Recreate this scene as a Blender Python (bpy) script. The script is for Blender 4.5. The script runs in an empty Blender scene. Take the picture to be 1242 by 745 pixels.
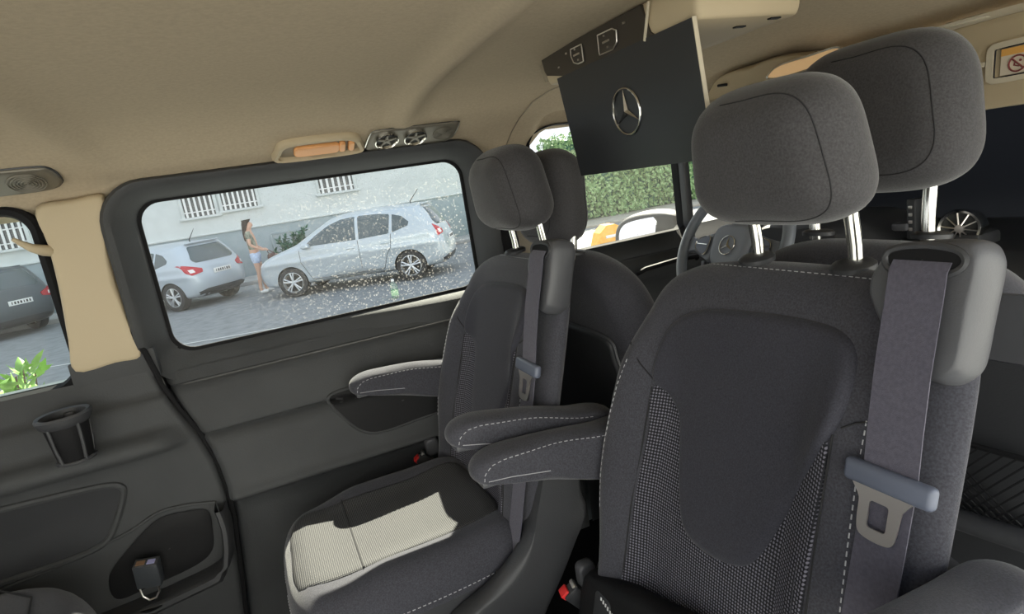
import bpy, bmesh, math, random
from mathutils import Vector, Matrix, Euler
random.seed(7)
SC = bpy.context.scene
COL = SC.collection
H = 1.72                                   # eye height above the street
# ---------------------------------------------------------------- camera
R0 = (0.90286742, -0.40190692, -0.15264749)   # image right in van axes (forward, left, up)
R1 = (-0.22195915, -0.13168068, -0.96612335)  # image down
R2 = (0.36819093, 0.9061628, -0.20809712)     # view direction
cam = bpy.data.cameras.new('camera'); cam.sensor_fit = 'HORIZONTAL'; cam.sensor_width = 36
cam.lens = 726 / 1242 * 36; cam.clip_start = 0.02; cam.clip_end = 300
co = bpy.data.objects.new('camera', cam); COL.objects.link(co)
m = Matrix((R0, [-v for v in R1], [-v for v in R2])).transposed().to_4x4(); m.translation = (0, 0, H)
co.matrix_world = m
SC.camera = co
# ---------------------------------------------------------------- world, sun, exposure
SUN_TO = Vector((0.11, 0.19, 0.228)).normalized()
SKY, SUN, EXPO = 1.40, 23.0, 0.0
w = bpy.data.worlds.new('sky'); SC.world = w; w.use_nodes = True
nt = w.node_tree; bg = nt.nodes['Background']
tc = nt.nodes.new('ShaderNodeTexCoord'); sep = nt.nodes.new('ShaderNodeSeparateXYZ'); cr = nt.nodes.new('ShaderNodeValToRGB')
nt.links.new(tc.outputs['Generated'], sep.inputs[0]); nt.links.new(sep.outputs[2], cr.inputs[0]); nt.links.new(cr.outputs[0], bg.inputs[0])
cr.color_ramp.elements[0].color = (0.95, 0.97, 1.0, 1); cr.color_ramp.elements[1].color = (0.72, 0.84, 1.0, 1)
bg.inputs[1].default_value = SKY
sl = bpy.data.lights.new('sun', 'SUN'); sl.energy = SUN; sl.angle = 0.009; sl.color = (1.0, 0.93, 0.75)
so = bpy.data.objects.new('sun', sl); COL.objects.link(so); so.location = (6, 12, 14)
so.rotation_euler = SUN_TO.to_track_quat('Z', 'Y').to_euler()
SC.view_settings.view_transform = 'Standard'; SC.view_settings.look = 'None'
SC.view_settings.exposure = EXPO; SC.view_settings.gamma = 1; SC.view_settings.use_curve_mapping = False
SC.cycles.use_denoising = True
SC.cycles.max_bounces = 10; SC.cycles.diffuse_bounces = 6; SC.cycles.transparent_max_bounces = 16
SC.cycles.sample_clamp_indirect = 6; SC.cycles.caustics_reflective = False; SC.cycles.caustics_refractive = False
# ---------------------------------------------------------------- materials
def M(name, col, rough=0.6, metal=0.0, noise=None, bump=None, emit=None, spec=0.5, sheen=0.0, col2=None):
    m = bpy.data.materials.new(name); m.use_nodes = True; t = m.node_tree; b = t.nodes['Principled BSDF']
    b.inputs['Base Color'].default_value = (*col, 1); b.inputs['Roughness'].default_value = rough
    b.inputs['Metallic'].default_value = metal; b.inputs['Specular IOR Level'].default_value = spec
    if sheen: b.inputs['Sheen Weight'].default_value = sheen; b.inputs['Sheen Roughness'].default_value = 0.4
    if noise or bump: tx = t.nodes.new('ShaderNodeTexCoord')
    if noise:
        n = t.nodes.new('ShaderNodeTexNoise'); n.inputs['Scale'].default_value = noise[0]; n.inputs['Detail'].default_value = 4
        t.links.new(tx.outputs['Object'], n.inputs['Vector'])
        r = t.nodes.new('ShaderNodeValToRGB'); k = noise[1]
        c2 = col2 or tuple(min(1, v * (1 + k)) for v in col)
        r.color_ramp.elements[0].color = (*[v * (1 - k) for v in col], 1); r.color_ramp.elements[1].color = (*c2, 1)
        r.color_ramp.elements[0].position = 0.3; r.color_ramp.elements[1].position = 0.7
        t.links.new(n.outputs['Fac'], r.inputs[0]); t.links.new(r.outputs[0], b.inputs['Base Color'])
    if bump:
        n = t.nodes.new('ShaderNodeTexNoise'); n.inputs['Scale'].default_value = bump[0]; n.inputs['Detail'].default_value = 3
        t.links.new(tx.outputs['Object'], n.inputs['Vector'])
        u = t.nodes.new('ShaderNodeBump'); u.inputs['Strength'].default_value = bump[1]; u.inputs['Distance'].default_value = 0.002
        t.links.new(n.outputs['Fac'], u.inputs['Height']); t.links.new(u.outputs[0], b.inputs['Normal'])
    if emit: b.inputs['Emission Color'].default_value = (*emit[0], 1); b.inputs['Emission Strength'].default_value = emit[1]
    return m
def weave(name, lo, hi, per, axes=('Y', 'Z'), rough=0.85):
    """a knitted fabric: light loops on a dark ground, repeat = per metres along two object axes"""
    m = bpy.data.materials.new(name); m.use_nodes = True; t = m.node_tree; b = t.nodes['Principled BSDF']
    b.inputs['Roughness'].default_value = rough; b.inputs['Specular IOR Level'].default_value = 0.25
    tx = t.nodes.new('ShaderNodeTexCoord'); s = t.nodes.new('ShaderNodeSeparateXYZ'); t.links.new(tx.outputs['Object'], s.inputs[0])
    def mul(sock, k):
        q = t.nodes.new('ShaderNodeMath'); q.operation = 'MULTIPLY'; q.inputs[1].default_value = k; t.links.new(sock, q.inputs[0]); return q.outputs[0]
    def op(o, x, y=None):
        q = t.nodes.new('ShaderNodeMath'); q.operation = o; t.links.new(x, q.inputs[0])
        if y is not None: t.links.new(y, q.inputs[1])
        return q.outputs[0]
    k = 2 * math.pi / per
    u, v = mul(s.outputs[axes[0]], k), mul(s.outputs[axes[1]], k)
    f = op('MULTIPLY', op('SINE', op('ADD', u, v)), op('SINE', op('SUBTRACT', u, v)))
    r = t.nodes.new('ShaderNodeValToRGB'); t.links.new(f, r.inputs[0])
    r.color_ramp.elements[0].position = 0.0; r.color_ramp.elements[1].position = 0.55
    r.color_ramp.elements[0].color = (*lo, 1); r.color_ramp.elements[1].color = (*hi, 1)
    t.links.new(r.outputs[0], b.inputs['Base Color'])
    bp = t.nodes.new('ShaderNodeBump'); bp.inputs['Strength'].default_value = 0.5; bp.inputs['Distance'].default_value = 0.001
    t.links.new(f, bp.inputs['Height']); t.links.new(bp.outputs[0], b.inputs['Normal'])
    return m
def glassmat(name, tint, haze, dirt=None, gloss=0.05):
    """thin pane: mostly clear, a little gloss, a film of dust that scatters light; dirt=(centre, axis scale)"""
    m = bpy.data.materials.new(name); m.use_nodes = True; t = m.node_tree; t.nodes.remove(t.nodes['Principled BSDF'])
    out = t.nodes['Material Output']
    tr = t.nodes.new('ShaderNodeBsdfTransparent'); tr.inputs[0].default_value = (*tint, 1)
    gl = t.nodes.new('ShaderNodeBsdfGlossy'); gl.inputs['Roughness'].default_value = 0.02
    m1 = t.nodes.new('ShaderNodeMixShader'); m1.inputs[0].default_value = gloss
    t.links.new(tr.outputs[0], m1.inputs[1]); t.links.new(gl.outputs[0], m1.inputs[2])
    df = t.nodes.new('ShaderNodeBsdfDiffuse'); tl = t.nodes.new('ShaderNodeBsdfTranslucent')
    for q in (df, tl): q.inputs[0].default_value = (0.9, 0.88, 0.82, 1)
    m2 = t.nodes.new('ShaderNodeMixShader'); m2.inputs[0].default_value = 0.6
    t.links.new(df.outputs[0], m2.inputs[1]); t.links.new(tl.outputs[0], m2.inputs[2])
    m3 = t.nodes.new('ShaderNodeMixShader'); m3.inputs[0].default_value = haze
    t.links.new(m1.outputs[0], m3.inputs[1]); t.links.new(m2.outputs[0], m3.inputs[2])
    if dirt:
        tx = t.nodes.new('ShaderNodeTexCoord')
        n = t.nodes.new('ShaderNodeTexVoronoi'); n.inputs['Scale'].default_value = 185
        t.links.new(tx.outputs['Object'], n.inputs['Vector'])
        sc = t.nodes.new('ShaderNodeSeparateColor'); t.links.new(n.outputs['Color'], sc.inputs[0])
        ra = t.nodes.new('ShaderNodeMath'); ra.operation = 'MULTIPLY'; ra.inputs[1].default_value = 0.50; t.links.new(sc.outputs[0], ra.inputs[0])
        r = t.nodes.new('ShaderNodeMath'); r.operation = 'LESS_THAN'; t.links.new(n.outputs['Distance'], r.inputs[0]); t.links.new(ra.outputs[0], r.inputs[1])
        s = t.nodes.new('ShaderNodeSeparateXYZ'); t.links.new(tx.outputs['Object'], s.inputs[0])
        g = t.nodes.new('ShaderNodeMapRange'); g.inputs[1].default_value = dirt[0]; g.inputs[2].default_value = dirt[1]
        g.inputs[3].default_value = 0.0; g.inputs[4].default_value = 1.0; t.links.new(s.outputs['X'], g.inputs[0])
        big = t.nodes.new('ShaderNodeTexNoise'); big.inputs['Scale'].default_value = 5; t.links.new(tx.outputs['Object'], big.inputs['Vector'])
        a = t.nodes.new('ShaderNodeMath'); a.operation = 'MULTIPLY'; t.links.new(r.outputs[0], a.inputs[0]); t.links.new(g.outputs[0], a.inputs[1])
        a2 = t.nodes.new('ShaderNodeMath'); a2.operation = 'MULTIPLY'; t.links.new(a.outputs[0], a2.inputs[0]); t.links.new(big.outputs['Fac'], a2.inputs[1])
        a3 = t.nodes.new('ShaderNodeMath'); a3.operation = 'MULTIPLY_ADD'; a3.inputs[1].default_value = dirt[2]; a3.inputs[2].default_value = haze
        t.links.new(a2.outputs[0], a3.inputs[0]); t.links.new(a3.outputs[0], m3.inputs[0])
    t.links.new(m3.outputs[0], out.inputs[0])
    return m
def bands(name, cols, scale, rough=0.9, bump=0.3):
    m = bpy.data.materials.new(name); m.use_nodes = True; t = m.node_tree; b = t.nodes['Principled BSDF']; b.inputs['Roughness'].default_value = rough
    tx = t.nodes.new('ShaderNodeTexCoord'); n = t.nodes.new('ShaderNodeTexNoise'); n.inputs['Scale'].default_value = scale; n.inputs['Detail'].default_value = 6
    t.links.new(tx.outputs['Object'], n.inputs['Vector']); r = t.nodes.new('ShaderNodeValToRGB')
    r.color_ramp.elements[0].position = 0.3; r.color_ramp.elements[1].position = 0.7
    r.color_ramp.elements[0].color = (*cols[0], 1); r.color_ramp.elements[1].color = (*cols[-1], 1)
    if len(cols) == 3: e = r.color_ramp.elements.new(0.5); e.color = (*cols[1], 1)
    t.links.new(n.outputs['Fac'], r.inputs[0]); t.links.new(r.outputs[0], b.inputs['Base Color'])
    u = t.nodes.new('ShaderNodeBump'); u.inputs['Strength'].default_value = bump; t.links.new(n.outputs['Fac'], u.inputs['Height']); t.links.new(u.outputs[0], b.inputs['Normal'])
    return m
FAB = M('charcoal_fabric', (0.055, 0.055, 0.066), 0.9, noise=(420, 0.28), bump=(900, 0.35), spec=0.2, sheen=0.25)
FAB2 = M('dark_centre_fabric', (0.042, 0.042, 0.053), 0.9, noise=(500, 0.25), bump=(1000, 0.3), spec=0.2, sheen=0.15)
FABG = M('grey_headrest_fabric', (0.062, 0.060, 0.063), 0.9, noise=(380, 0.22), bump=(900, 0.3), spec=0.2, sheen=0.3)
KNIT = weave('knit_insert', (0.018, 0.018, 0.022), (0.20, 0.195, 0.235), 0.0095)
KNITS = weave('seat_weave', (0.045, 0.045, 0.05), (0.13, 0.13, 0.125), 0.0075, ('X', 'Y'))
BELT = M('belt_webbing', (0.095, 0.090, 0.118), 0.7, noise=(250, 0.15), bump=(1200, 0.4), spec=0.3, sheen=0.2)
THREAD = M('pale_thread', (0.42, 0.42, 0.44), 0.8)
SEAM = M('dark_seam', (0.02, 0.02, 0.022), 0.9)
PL = M('black_plastic', (0.032, 0.033, 0.036), 0.45, bump=(500, 0.15))
PL2 = M('charcoal_plastic', (0.045, 0.046, 0.050), 0.5, bump=(400, 0.2))
PLG = M('grey_plastic', (0.070, 0.071, 0.078), 0.42, bump=(600, 0.15))
PLB = M('slate_plastic', (0.11, 0.125, 0.17), 0.4)
DOORP = M('door_plastic', (0.053, 0.055, 0.057), 0.65, noise=(6, 0.12), bump=(350, 0.25), spec=0.3)
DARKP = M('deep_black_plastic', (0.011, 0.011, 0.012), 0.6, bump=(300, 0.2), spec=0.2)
RUB = M('rubber_seal', (0.012, 0.012, 0.013), 0.7, spec=0.12)
CHROME = M('chrome', (0.78, 0.77, 0.72), 0.16, 1.0)
STEEL = M('brushed_steel', (0.75, 0.70, 0.66), 0.32, 1.0)
HEAD = M('beige_headliner', (0.46, 0.38, 0.272), 0.95, noise=(160, 0.06), bump=(700, 0.2), spec=0.1)
BEIGE = M('beige_plastic', (0.47, 0.385, 0.255), 0.6, bump=(500, 0.1))
BEIGE2 = M('pale_beige_plastic', (0.58, 0.52, 0.40), 0.55)
BEIGED = M('taupe_plastic', (0.26, 0.22, 0.16), 0.55)
AMBER = M('amber_lens', (0.75, 0.36, 0.14), 0.25)
LENS = M('clear_lens', (0.75, 0.6, 0.4), 0.15)
SCREEN = M('screen_back_black', (0.026, 0.028, 0.032), 0.35)
PIANO = M('dark_control_strip', (0.045, 0.038, 0.032), 0.3)
RED = M('red_button', (0.75, 0.03, 0.03), 0.4)
WHITE = M('white_print', (0.7, 0.7, 0.7), 0.6)
CARPET = M('dark_carpet', (0.022, 0.022, 0.023), 1.0, noise=(300, 0.4), bump=(600, 0.6), spec=0.05)
GLASS = glassmat('dusty_side_glass', (0.93, 0.97, 0.97), 0.008, (-0.14, 0.22, 0.24), gloss=0.012)
GLASSC = glassmat('quarter_glass', (0.86, 0.93, 0.92), 0.006, gloss=0.012)
WSH = M('dark_windscreen', (0.030, 0.034, 0.046), 0.9, spec=0.05)
PAINTS = M('silver_paint', (0.44, 0.49, 0.53), 0.28, 0.25, spec=0.6)
PAINTW = M('pale_silver_paint', (0.43, 0.48, 0.53), 0.3, 0.2, spec=0.6)
PAINTD = M('dark_grey_paint', (0.075, 0.09, 0.10), 0.3, 0.3, spec=0.6)
CGLASS = M('car_glass', (0.05, 0.07, 0.075), 0.08, 0.0, spec=0.9)
TYRE = M('tyre_rubber', (0.03, 0.03, 0.031), 0.85)
ALLOY = M('alloy', (0.6, 0.62, 0.64), 0.35, 0.7)
LAMPR = M('tail_lamp_red', (0.42, 0.02, 0.03), 0.25)
LAMPW = M('tail_lamp_clear', (0.75, 0.72, 0.72), 0.25)
WALLW = bands('painted_render', ((0.58, 0.61, 0.60), (0.64, 0.67, 0.66)), 3.0, bump=0.1)
PLINTH = bands('grey_plinth', ((0.30, 0.36, 0.38), (0.36, 0.41, 0.43)), 4.0, bump=0.1)
WINDK = M('window_dark', (0.05, 0.055, 0.06), 0.2)
BARS = M('white_bars', (0.75, 0.75, 0.74), 0.5)
ASPH = bands('asphalt', ((0.17, 0.18, 0.185), (0.215, 0.225, 0.23), (0.25, 0.26, 0.265)), 5.0)
PAVE = bands('pavement', ((0.28, 0.28, 0.27), (0.36, 0.36, 0.35)), 4.0)
LINE = M('road_paint', (0.6, 0.6, 0.58), 0.8)
LEAF = bands('hedge_leaves', ((0.07, 0.17, 0.06), (0.22, 0.36, 0.14), (0.45, 0.58, 0.32)), 9.0, 0.6, 0.0)
LEAF2 = bands('shrub_leaves', ((0.12, 0.26, 0.04), (0.28, 0.48, 0.10)), 14.0, 0.55, 0.0)
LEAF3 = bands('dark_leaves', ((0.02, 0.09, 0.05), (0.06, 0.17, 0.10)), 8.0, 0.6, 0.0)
BARK = M('twig', (0.12, 0.08, 0.05), 0.9)
ORANGE = bands('orange_plastic', ((0.75, 0.33, 0.03), (0.85, 0.45, 0.08)), 12.0, 0.5, 0.0)
PET = glassmat('bottle_plastic', (0.72, 0.9, 0.78), 0.12, gloss=0.12)
SKIN = M('skin', (0.55, 0.33, 0.24), 0.6); HAIR = M('dark_hair', (0.03, 0.018, 0.012), 0.6, noise=(60, 0.4))
SHIRT = M('grey_green_top', (0.24, 0.25, 0.20), 0.9, noise=(14, 0.5)); DENIM = M('pale_denim', (0.42, 0.50, 0.66), 0.9, noise=(20, 0.2))
SHOE = M('white_shoes', (0.75, 0.75, 0.74), 0.6); BAGM = M('brown_bag', (0.10, 0.05, 0.045), 0.6)
MIRR = M('mirror_silver', (0.95, 0.95, 0.95), 0.02, 1.0)
# ---------------------------------------------------------------- geometry helpers
ORG = {}
def link(o, parent=None, origin=None):
    COL.objects.link(o)
    if parent is not None: o.parent = parent
    return o
def tag(o, label, cat, group=None, kind=None):
    if label: o['label'] = label
    if cat: o['category'] = cat
    if group: o['group'] = group
    if kind: o['kind'] = kind
    return o
def thing(name, label, cat, loc=(0, 0, 0), group=None):
    o = bpy.data.objects.new(name, None); o.empty_display_size = 0.1; COL.objects.link(o); o.location = loc
    ORG[o.name] = Vector(loc); return tag(o, label, cat, group)
def mesh(name, V, F, mat, parent=None, smooth=True, angle=40, origin=None, label=None):
    org = ORG[parent.name] if parent is not None else (Vector(origin) if origin is not None else Vector((0, 0, 0)))
    me = bpy.data.meshes.new(name); me.from_pydata([tuple(Vector(v) - org) for v in V], [], F); me.update()
    bm = bmesh.new(); bm.from_mesh(me); bmesh.ops.recalc_face_normals(bm, faces=bm.faces); bm.to_mesh(me); bm.free()
    me.materials.append(mat)
    if smooth:
        me.shade_smooth(); me.set_sharp_from_angle(angle=math.radians(angle))
    o = bpy.data.objects.new(name, me); COL.objects.link(o)
    if parent is not None: o.parent = parent
    else: o.location = org
    ORG[o.name] = org
    if label: o['label'] = label
    return o
def sm(a, b, x):
    t = max(0.0, min(1.0, (x - a) / (b - a))); return t * t * (3 - 2 * t)
def spl(pts, n=8, closed=True):
    """Catmull-Rom through the points"""
    P = [Vector(p) for p in pts]; N = len(P); out = []
    for i in range(N if closed else N - 1):
        a, b, c, d = (P[(i - 1) % N], P[i], P[(i + 1) % N], P[(i + 2) % N]) if closed else (P[max(i - 1, 0)], P[i], P[i + 1], P[min(i + 2, N - 1)])
        for k in range(n):
            t = k / n
            out.append(0.5 * ((2 * b) + (-a + c) * t + (2 * a - 5 * b + 4 * c - d) * t * t + (-a + 3 * b - 3 * c + d) * t ** 3))
    if not closed: out.append(P[-1])
    return out
def rrect(x0, x1, y0, y1, r, n=6):
    out = []
    for cx, cy, a0 in ((x1 - r, y1 - r, 0), (x0 + r, y1 - r, 90), (x0 + r, y0 + r, 180), (x1 - r, y0 + r, 270)):
        for k in range(n + 1):
            a = math.radians(a0 + 90 * k / n); out.append(Vector((cx + r * math.cos(a), cy + r * math.sin(a))))
    return out
def resample(pts, n, closed=True):
    P = [Vector(p) for p in pts]
    if closed: P = P + [P[0]]
    L = [0.0]
    for a, b in zip(P, P[1:]): L.append(L[-1] + (b - a).length)
    out = []; j = 0; tot = L[-1]
    for k in range(n):
        s = tot * k / (n if closed else n - 1)
        while j < len(L) - 2 and L[j + 1] < s: j += 1
        d = L[j + 1] - L[j]; out.append(P[j].lerp(P[j + 1], (s - L[j]) / d if d > 1e-9 else 0))
    return out
def ray_dist(outl, C, q):
    d = q - C
    if d.length < 1e-6: return 9.0
    u = d.normalized(); best = 0.0; n = len(outl)
    for i in range(n):
        a, b = Vector((outl[i][0], outl[i][1])), Vector((outl[(i + 1) % n][0], outl[(i + 1) % n][1])); e = b - a; den = u.x * e.y - u.y * e.x
        if abs(den) < 1e-12: continue
        w_ = a - C; t = (w_.x * e.y - w_.y * e.x) / den; s = (w_.x * u.y - w_.y * u.x) / den
        if -1e-6 <= s <= 1 + 1e-6 and t > best: best = t
    return best - d.length
def angular(outl, C, n):
    out = []
    for k in range(n):
        a = 2 * math.pi * k / n; u = Vector((math.cos(a), math.sin(a))); out.append(C + u * (ray_dist(outl, C, C + u * 1e-4) + 1e-4))
    return out
class G:
    def __init__(s): s.V = []; s.F = []
    def add(s, V, F):
        o = len(s.V); s.V += [Vector(v) for v in V]; s.F += [tuple(i + o for i in f) for f in F]; return s
    def box(s, c, d, r=0.0, rot=None, seg=2):
        bm = bmesh.new(); bmesh.ops.create_cube(bm, size=1.0)
        for v in bm.verts: v.co = Vector((v.co.x * d[0], v.co.y * d[1], v.co.z * d[2]))
        if r > 0: bmesh.ops.bevel(bm, geom=bm.edges[:], offset=min(r, 0.49 * min(d)), segments=seg, affect='EDGES', profile=0.5)
        R = rot if isinstance(rot, Matrix) else (Euler(rot).to_matrix() if rot else Matrix.Identity(3))
        bm.verts.index_update()
        V = [R @ v.co + Vector(c) for v in bm.verts]; F = [tuple(v.index for v in f.verts) for f in bm.faces]; bm.free()
        return s.add(V, F)
    def tube(s, pts, r, n=10, closed=False, cap=True):
        P = [Vector(p) for p in pts]; N = len(P); V = []; F = []; up = None
        for i in range(N):
            a = P[(i - 1) % N] if (closed or i > 0) else P[i]; b = P[(i + 1) % N] if (closed or i < N - 1) else P[i]
            t = (b - a).normalized()
            if up is None: up = t.orthogonal().normalized()
            up = (up - t * up.dot(t)).normalized() if (up - t * up.dot(t)).length > 1e-6 else t.orthogonal().normalized()
            q = t.cross(up); rr = r[i] if isinstance(r, (list, tuple)) else r
            for k in range(n):
                an = 2 * math.pi * k / n; V.append(P[i] + (up * math.cos(an) + q * math.sin(an)) * rr)
        for i in range(N if closed else N - 1):
            j = (i + 1) % N
            for k in range(n): F.append((i * n + k, i * n + (k + 1) % n, j * n + (k + 1) % n, j * n + k))
        if not closed and cap: F.append(tuple(range(n))[::-1]); F.append(tuple((N - 1) * n + k for k in range(n)))
        return s.add(V, F)
    def lathe(s, prof, c, ax=(0, 0, 1), n=32, cap=True):
        ax = Vector(ax).normalized(); u = ax.orthogonal().normalized(); q = ax.cross(u); V = []; F = []
        for r, z in prof:
            for k in range(n):
                a = 2 * math.pi * k / n; V.append(Vector(c) + ax * z + (u * math.cos(a) + q * math.sin(a)) * r)
        for i in range(len(prof) - 1):
            for k in range(n): F.append((i * n + k, i * n + (k + 1) % n, (i + 1) * n + (k + 1) % n, (i + 1) * n + k))
        if cap: F.append(tuple(range(n))[::-1]); F.append(tuple((len(prof) - 1) * n + k for k in range(n)))
        return s.add(V, F)
    def prism(s, pts, vec):
        n = len(pts); P = [Vector(p) for p in pts]; v = Vector(vec)
        return s.add(P + [p + v for p in P], [tuple(range(n))[::-1], tuple(range(n, 2 * n))] + [(i, (i + 1) % n, n + (i + 1) % n, n + i) for i in range(n)])
    def grid(s, f, us, vs, closeu=False):
        V = [f(u, v) for u in us for v in vs]; nv = len(vs); nu = len(us); F = []
        for i in range(nu if closeu else nu - 1):
            for j in range(nv - 1): F.append((i * nv + j, ((i + 1) % nu) * nv + j, ((i + 1) % nu) * nv + j + 1, i * nv + j + 1))
        return s.add(V, F)
    def loft(s, rings, closed=True, cap=False):
        n = len(rings[0]); V = [p for r in rings for p in r]; F = []
        for i in range(len(rings) - 1):
            for k in range(n if closed else n - 1): F.append((i * n + k, i * n + (k + 1) % n, (i + 1) * n + (k + 1) % n, (i + 1) * n + k))
        if cap: F.append(tuple(range(n))[::-1]); F.append(tuple((len(rings) - 1) * n + k for k in range(n)))
        return s.add(V, F)
    def pillow(s, outl, fr, top, bot, er, c=None, inner=5, one=False):
        """closed body: outline (2-D, star-shaped) filled in rings between two height functions with rounded edges"""
        P = [Vector((p[0], p[1])) for p in outl]; n = len(P)
        C = Vector(c) if c else sum(P, Vector((0, 0))) / n
        rows = [er * q for q in (0, 0.02, 0.08, 0.18, 0.32, 0.5, 0.72, 1.0)]
        def layer(side):
            L = []
            for d in rows: L.append([(p, d) for p in P])
            V = []
            for d in rows:
                for p in P:
                    v = p - C; R = v.length; k = max(0.0, 1 - d / R) if R > 0 else 0; V.append((C + v * k, min(d, R)))
            for j in range(1, inner + 1):
                f = 1 - j / (inner + 1)
                for p in P:
                    v = p - C; R = v.length; k = max(0.0, 1 - er / R) * f; V.append((C + v * k, R * (1 - k)))
            V.append((C, 9.0)); W = []
            for q, d in V:
                t, b = top(q[0], q[1]), bot(q[0], q[1]); mid = (t + b) / 2; hh = (t - b) / 2
                f = math.sqrt(max(0.0, 1 - (1 - min(d / er, 1.0)) ** 2)) if er > 0 else 1
                W.append(fr(q[0], q[1], mid + side * hh * f))
            return W
        nr = len(rows) + inner; F = []
        for i in range(nr - 1):
            for k in range(n): F.append((i * n + k, i * n + (k + 1) % n, (i + 1) * n + (k + 1) % n, (i + 1) * n + k))
        for k in range(n): F.append(((nr - 1) * n + k, (nr - 1) * n + (k + 1) % n, nr * n))
        A = layer(1); off = len(A)
        if one: return s.add(A, F)
        B = layer(-1)
        V = A + B[n:]
        def mp(i): return i if i < n else off + i - n
        F2 = [tuple(mp(i) for i in f)[::-1] for f in F]
        return s.add(V, F + F2)
    def done(s, name, mat, parent=None, **k): return mesh(name, s.V, s.F, mat, parent, **k)
def strip(g, pts, side, wid, th, nrm):
    """flat band along pts, width vector side, thickness th along nrm"""
    side = Vector(side).normalized() * wid / 2; nrm = Vector(nrm).normalized() * th
    rings = [[Vector(p) - side, Vector(p) + side, Vector(p) + side + nrm, Vector(p) - side + nrm] for p in pts]
    return g.loft(rings, True, True)
def stitches(name, pts, parent, r=0.0009, dash=0.0055, gap=0.0045, mat=None):
    P = [Vector(p) for p in pts]; L = sum((b - a).length for a, b in zip(P, P[1:])); n = max(2, int(L / (dash + gap)))
    Q = resample(P, n * 2 + 1, False); g = G()
    for i in range(n): g.tube([Q[2 * i], Q[2 * i].lerp(Q[2 * i + 1], 1.1)], r, 5)
    return g.done(name, mat or THREAD, parent)
def copy_tree(o, parent=None):
    c = o.copy(); COL.objects.link(c)
    if parent is not None: c.parent = parent
    for ch in list(o.children): copy_tree(ch, c)
    return c
def texto(name, body, size, loc, rot, mat, parent=None, ext=0.0005):
    cu = bpy.data.curves.new(name, 'FONT'); cu.body = body; cu.size = size; cu.extrude = ext; cu.align_x = 'CENTER'; cu.align_y = 'CENTER'
    t = bpy.data.objects.new(name, cu); COL.objects.link(t)
    me = bpy.data.meshes.new_from_object(t); bpy.data.objects.remove(t)
    o = bpy.data.objects.new(name, me); me.materials.clear(); me.materials.append(mat); COL.objects.link(o)
    org = ORG[parent.name] if parent is not None else Vector((0, 0, 0))
    o.matrix_world = Matrix.Translation(Vector(loc) - org) @ rot.to_4x4()
    if parent is not None: o.parent = parent
    ORG[o.name] = org
    return o
def emblem(g, c, u, v, R, n):
    """ring with a three-pointed star, u right, v up, n outward"""
    c, u, v, n = Vector(c), Vector(u), Vector(v), Vector(n)
    ring = [c + (u * math.cos(a) + v * math.sin(a)) * R for a in [2 * math.pi * k / 48 for k in range(48)]]
    g.tube(ring, R * 0.055, 8, True)
    for k in range(3):
        a = math.radians(90 + 120 * k); d = u * math.cos(a) + v * math.sin(a); e = u * -math.sin(a) + v * math.cos(a)
        tip = c + d * R; hub = c + n * R * 0.12
        l, r = c + e * R * 0.13 + d * R * 0.075, c - e * R * 0.13 + d * R * 0.075
        g.add([tip, l, hub, r, c - n * R * 0.02], [(0, 1, 2), (0, 2, 3), (0, 4, 1), (0, 3, 4)])
# ================================================================ the van's shell
def struct(name, g, mat, parent=None, **k):
    o = g.done(name, mat, parent, **k)
    if parent is None: o['kind'] = 'structure'
    return o
def lin(x, T):
    if x >= T[0][0]: return T[0][1]
    for (a, u), (b, v) in zip(T, T[1:]):
        if a >= x >= b: return u + (v - u) * (a - x) / (a - b)
    return T[-1][1]
SEAMX = [(1.46, -0.274), (1.373, -0.258), (1.31, -0.238), (1.256, -0.216), (1.21, -0.202), (1.162, -0.192), (1.10, -0.187), (1.025, -0.187), (0.88, -0.203), (0.743, -0.222), (0.56, -0.24)]
def xseam(z): return lin(z, SEAMX)
struct('floor', G().box((0.0, 0.85, 0.545), (3.6, 1.56, 0.05), 0.01), CARPET)
# headliner: cross-section (y, z), two shallow cross ribs
CS = spl([(1.640, 1.792), (1.622, 1.806), (1.585, 1.838), (1.545, 1.862), (1.49, 1.888), (1.40, 1.920), (1.25, 1.942), (0.9, 1.953), (0.5, 1.948), (0.2, 1.925), (0.06, 1.885), (0.02, 1.85)], 5, False)
XS = [-1.6 + 0.02 * i for i in range(151)]
def headz(x, y, z):
    k = sm(1.585, 1.35, y) if y > 0.9 else 1.0
    rib = 0.024 * math.exp(-((x - (0.385 + 0.02 * (y - 0.85))) / 0.030) ** 2) + 0.018 * math.exp(-((x + 0.275 - 0.06 * (y - 1.4)) / 0.04) ** 2)
    dz = -0.075 * sm(1.0, 1.45, x)
    lift = 0.052 * sm(0.775, 0.86, x) * sm(1.34, 1.16, x) * sm(1.50, 1.59, y)
    return z - rib * k + dz * (1 if y < 1.5 else sm(1.66, 1.5, y)) + lift
g = G().grid(lambda x, p: Vector((x, p[0], headz(x, p[0], p[1]))), XS, CS)
struct('ceiling', g, HEAD, angle=60)
struct('roof', G().grid(lambda x, p: Vector((x, p[0], p[1] + 0.05)), [-1.62, 1.46], [(1.70, 1.80), (1.60, 1.86), (1.4, 1.92), (0.9, 1.945), (0.3, 1.93), (0.0, 1.87), (-0.06, 1.80)]), PAINTD)
# outer skin of the left side, pierced by the three windows
g = G()
g.box((0.07, 1.675, 0.93), (3.4, 0.03, 0.98)); g.box((-0.45, 1.68, 1.845), (2.4, 0.03, 0.05)); g.box((1.1, 1.69, 1.885), (0.7, 0.03, 0.03)); g.box((-0.335, 1.675, 1.6), (0.19, 0.03, 0.46))
g.box((0.69, 1.675, 1.6), (0.2, 0.03, 0.46)); g.box((-1.36, 1.675, 1.6), (0.5, 0.03, 0.46))
struct('trim_1', g, PAINTD)
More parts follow.
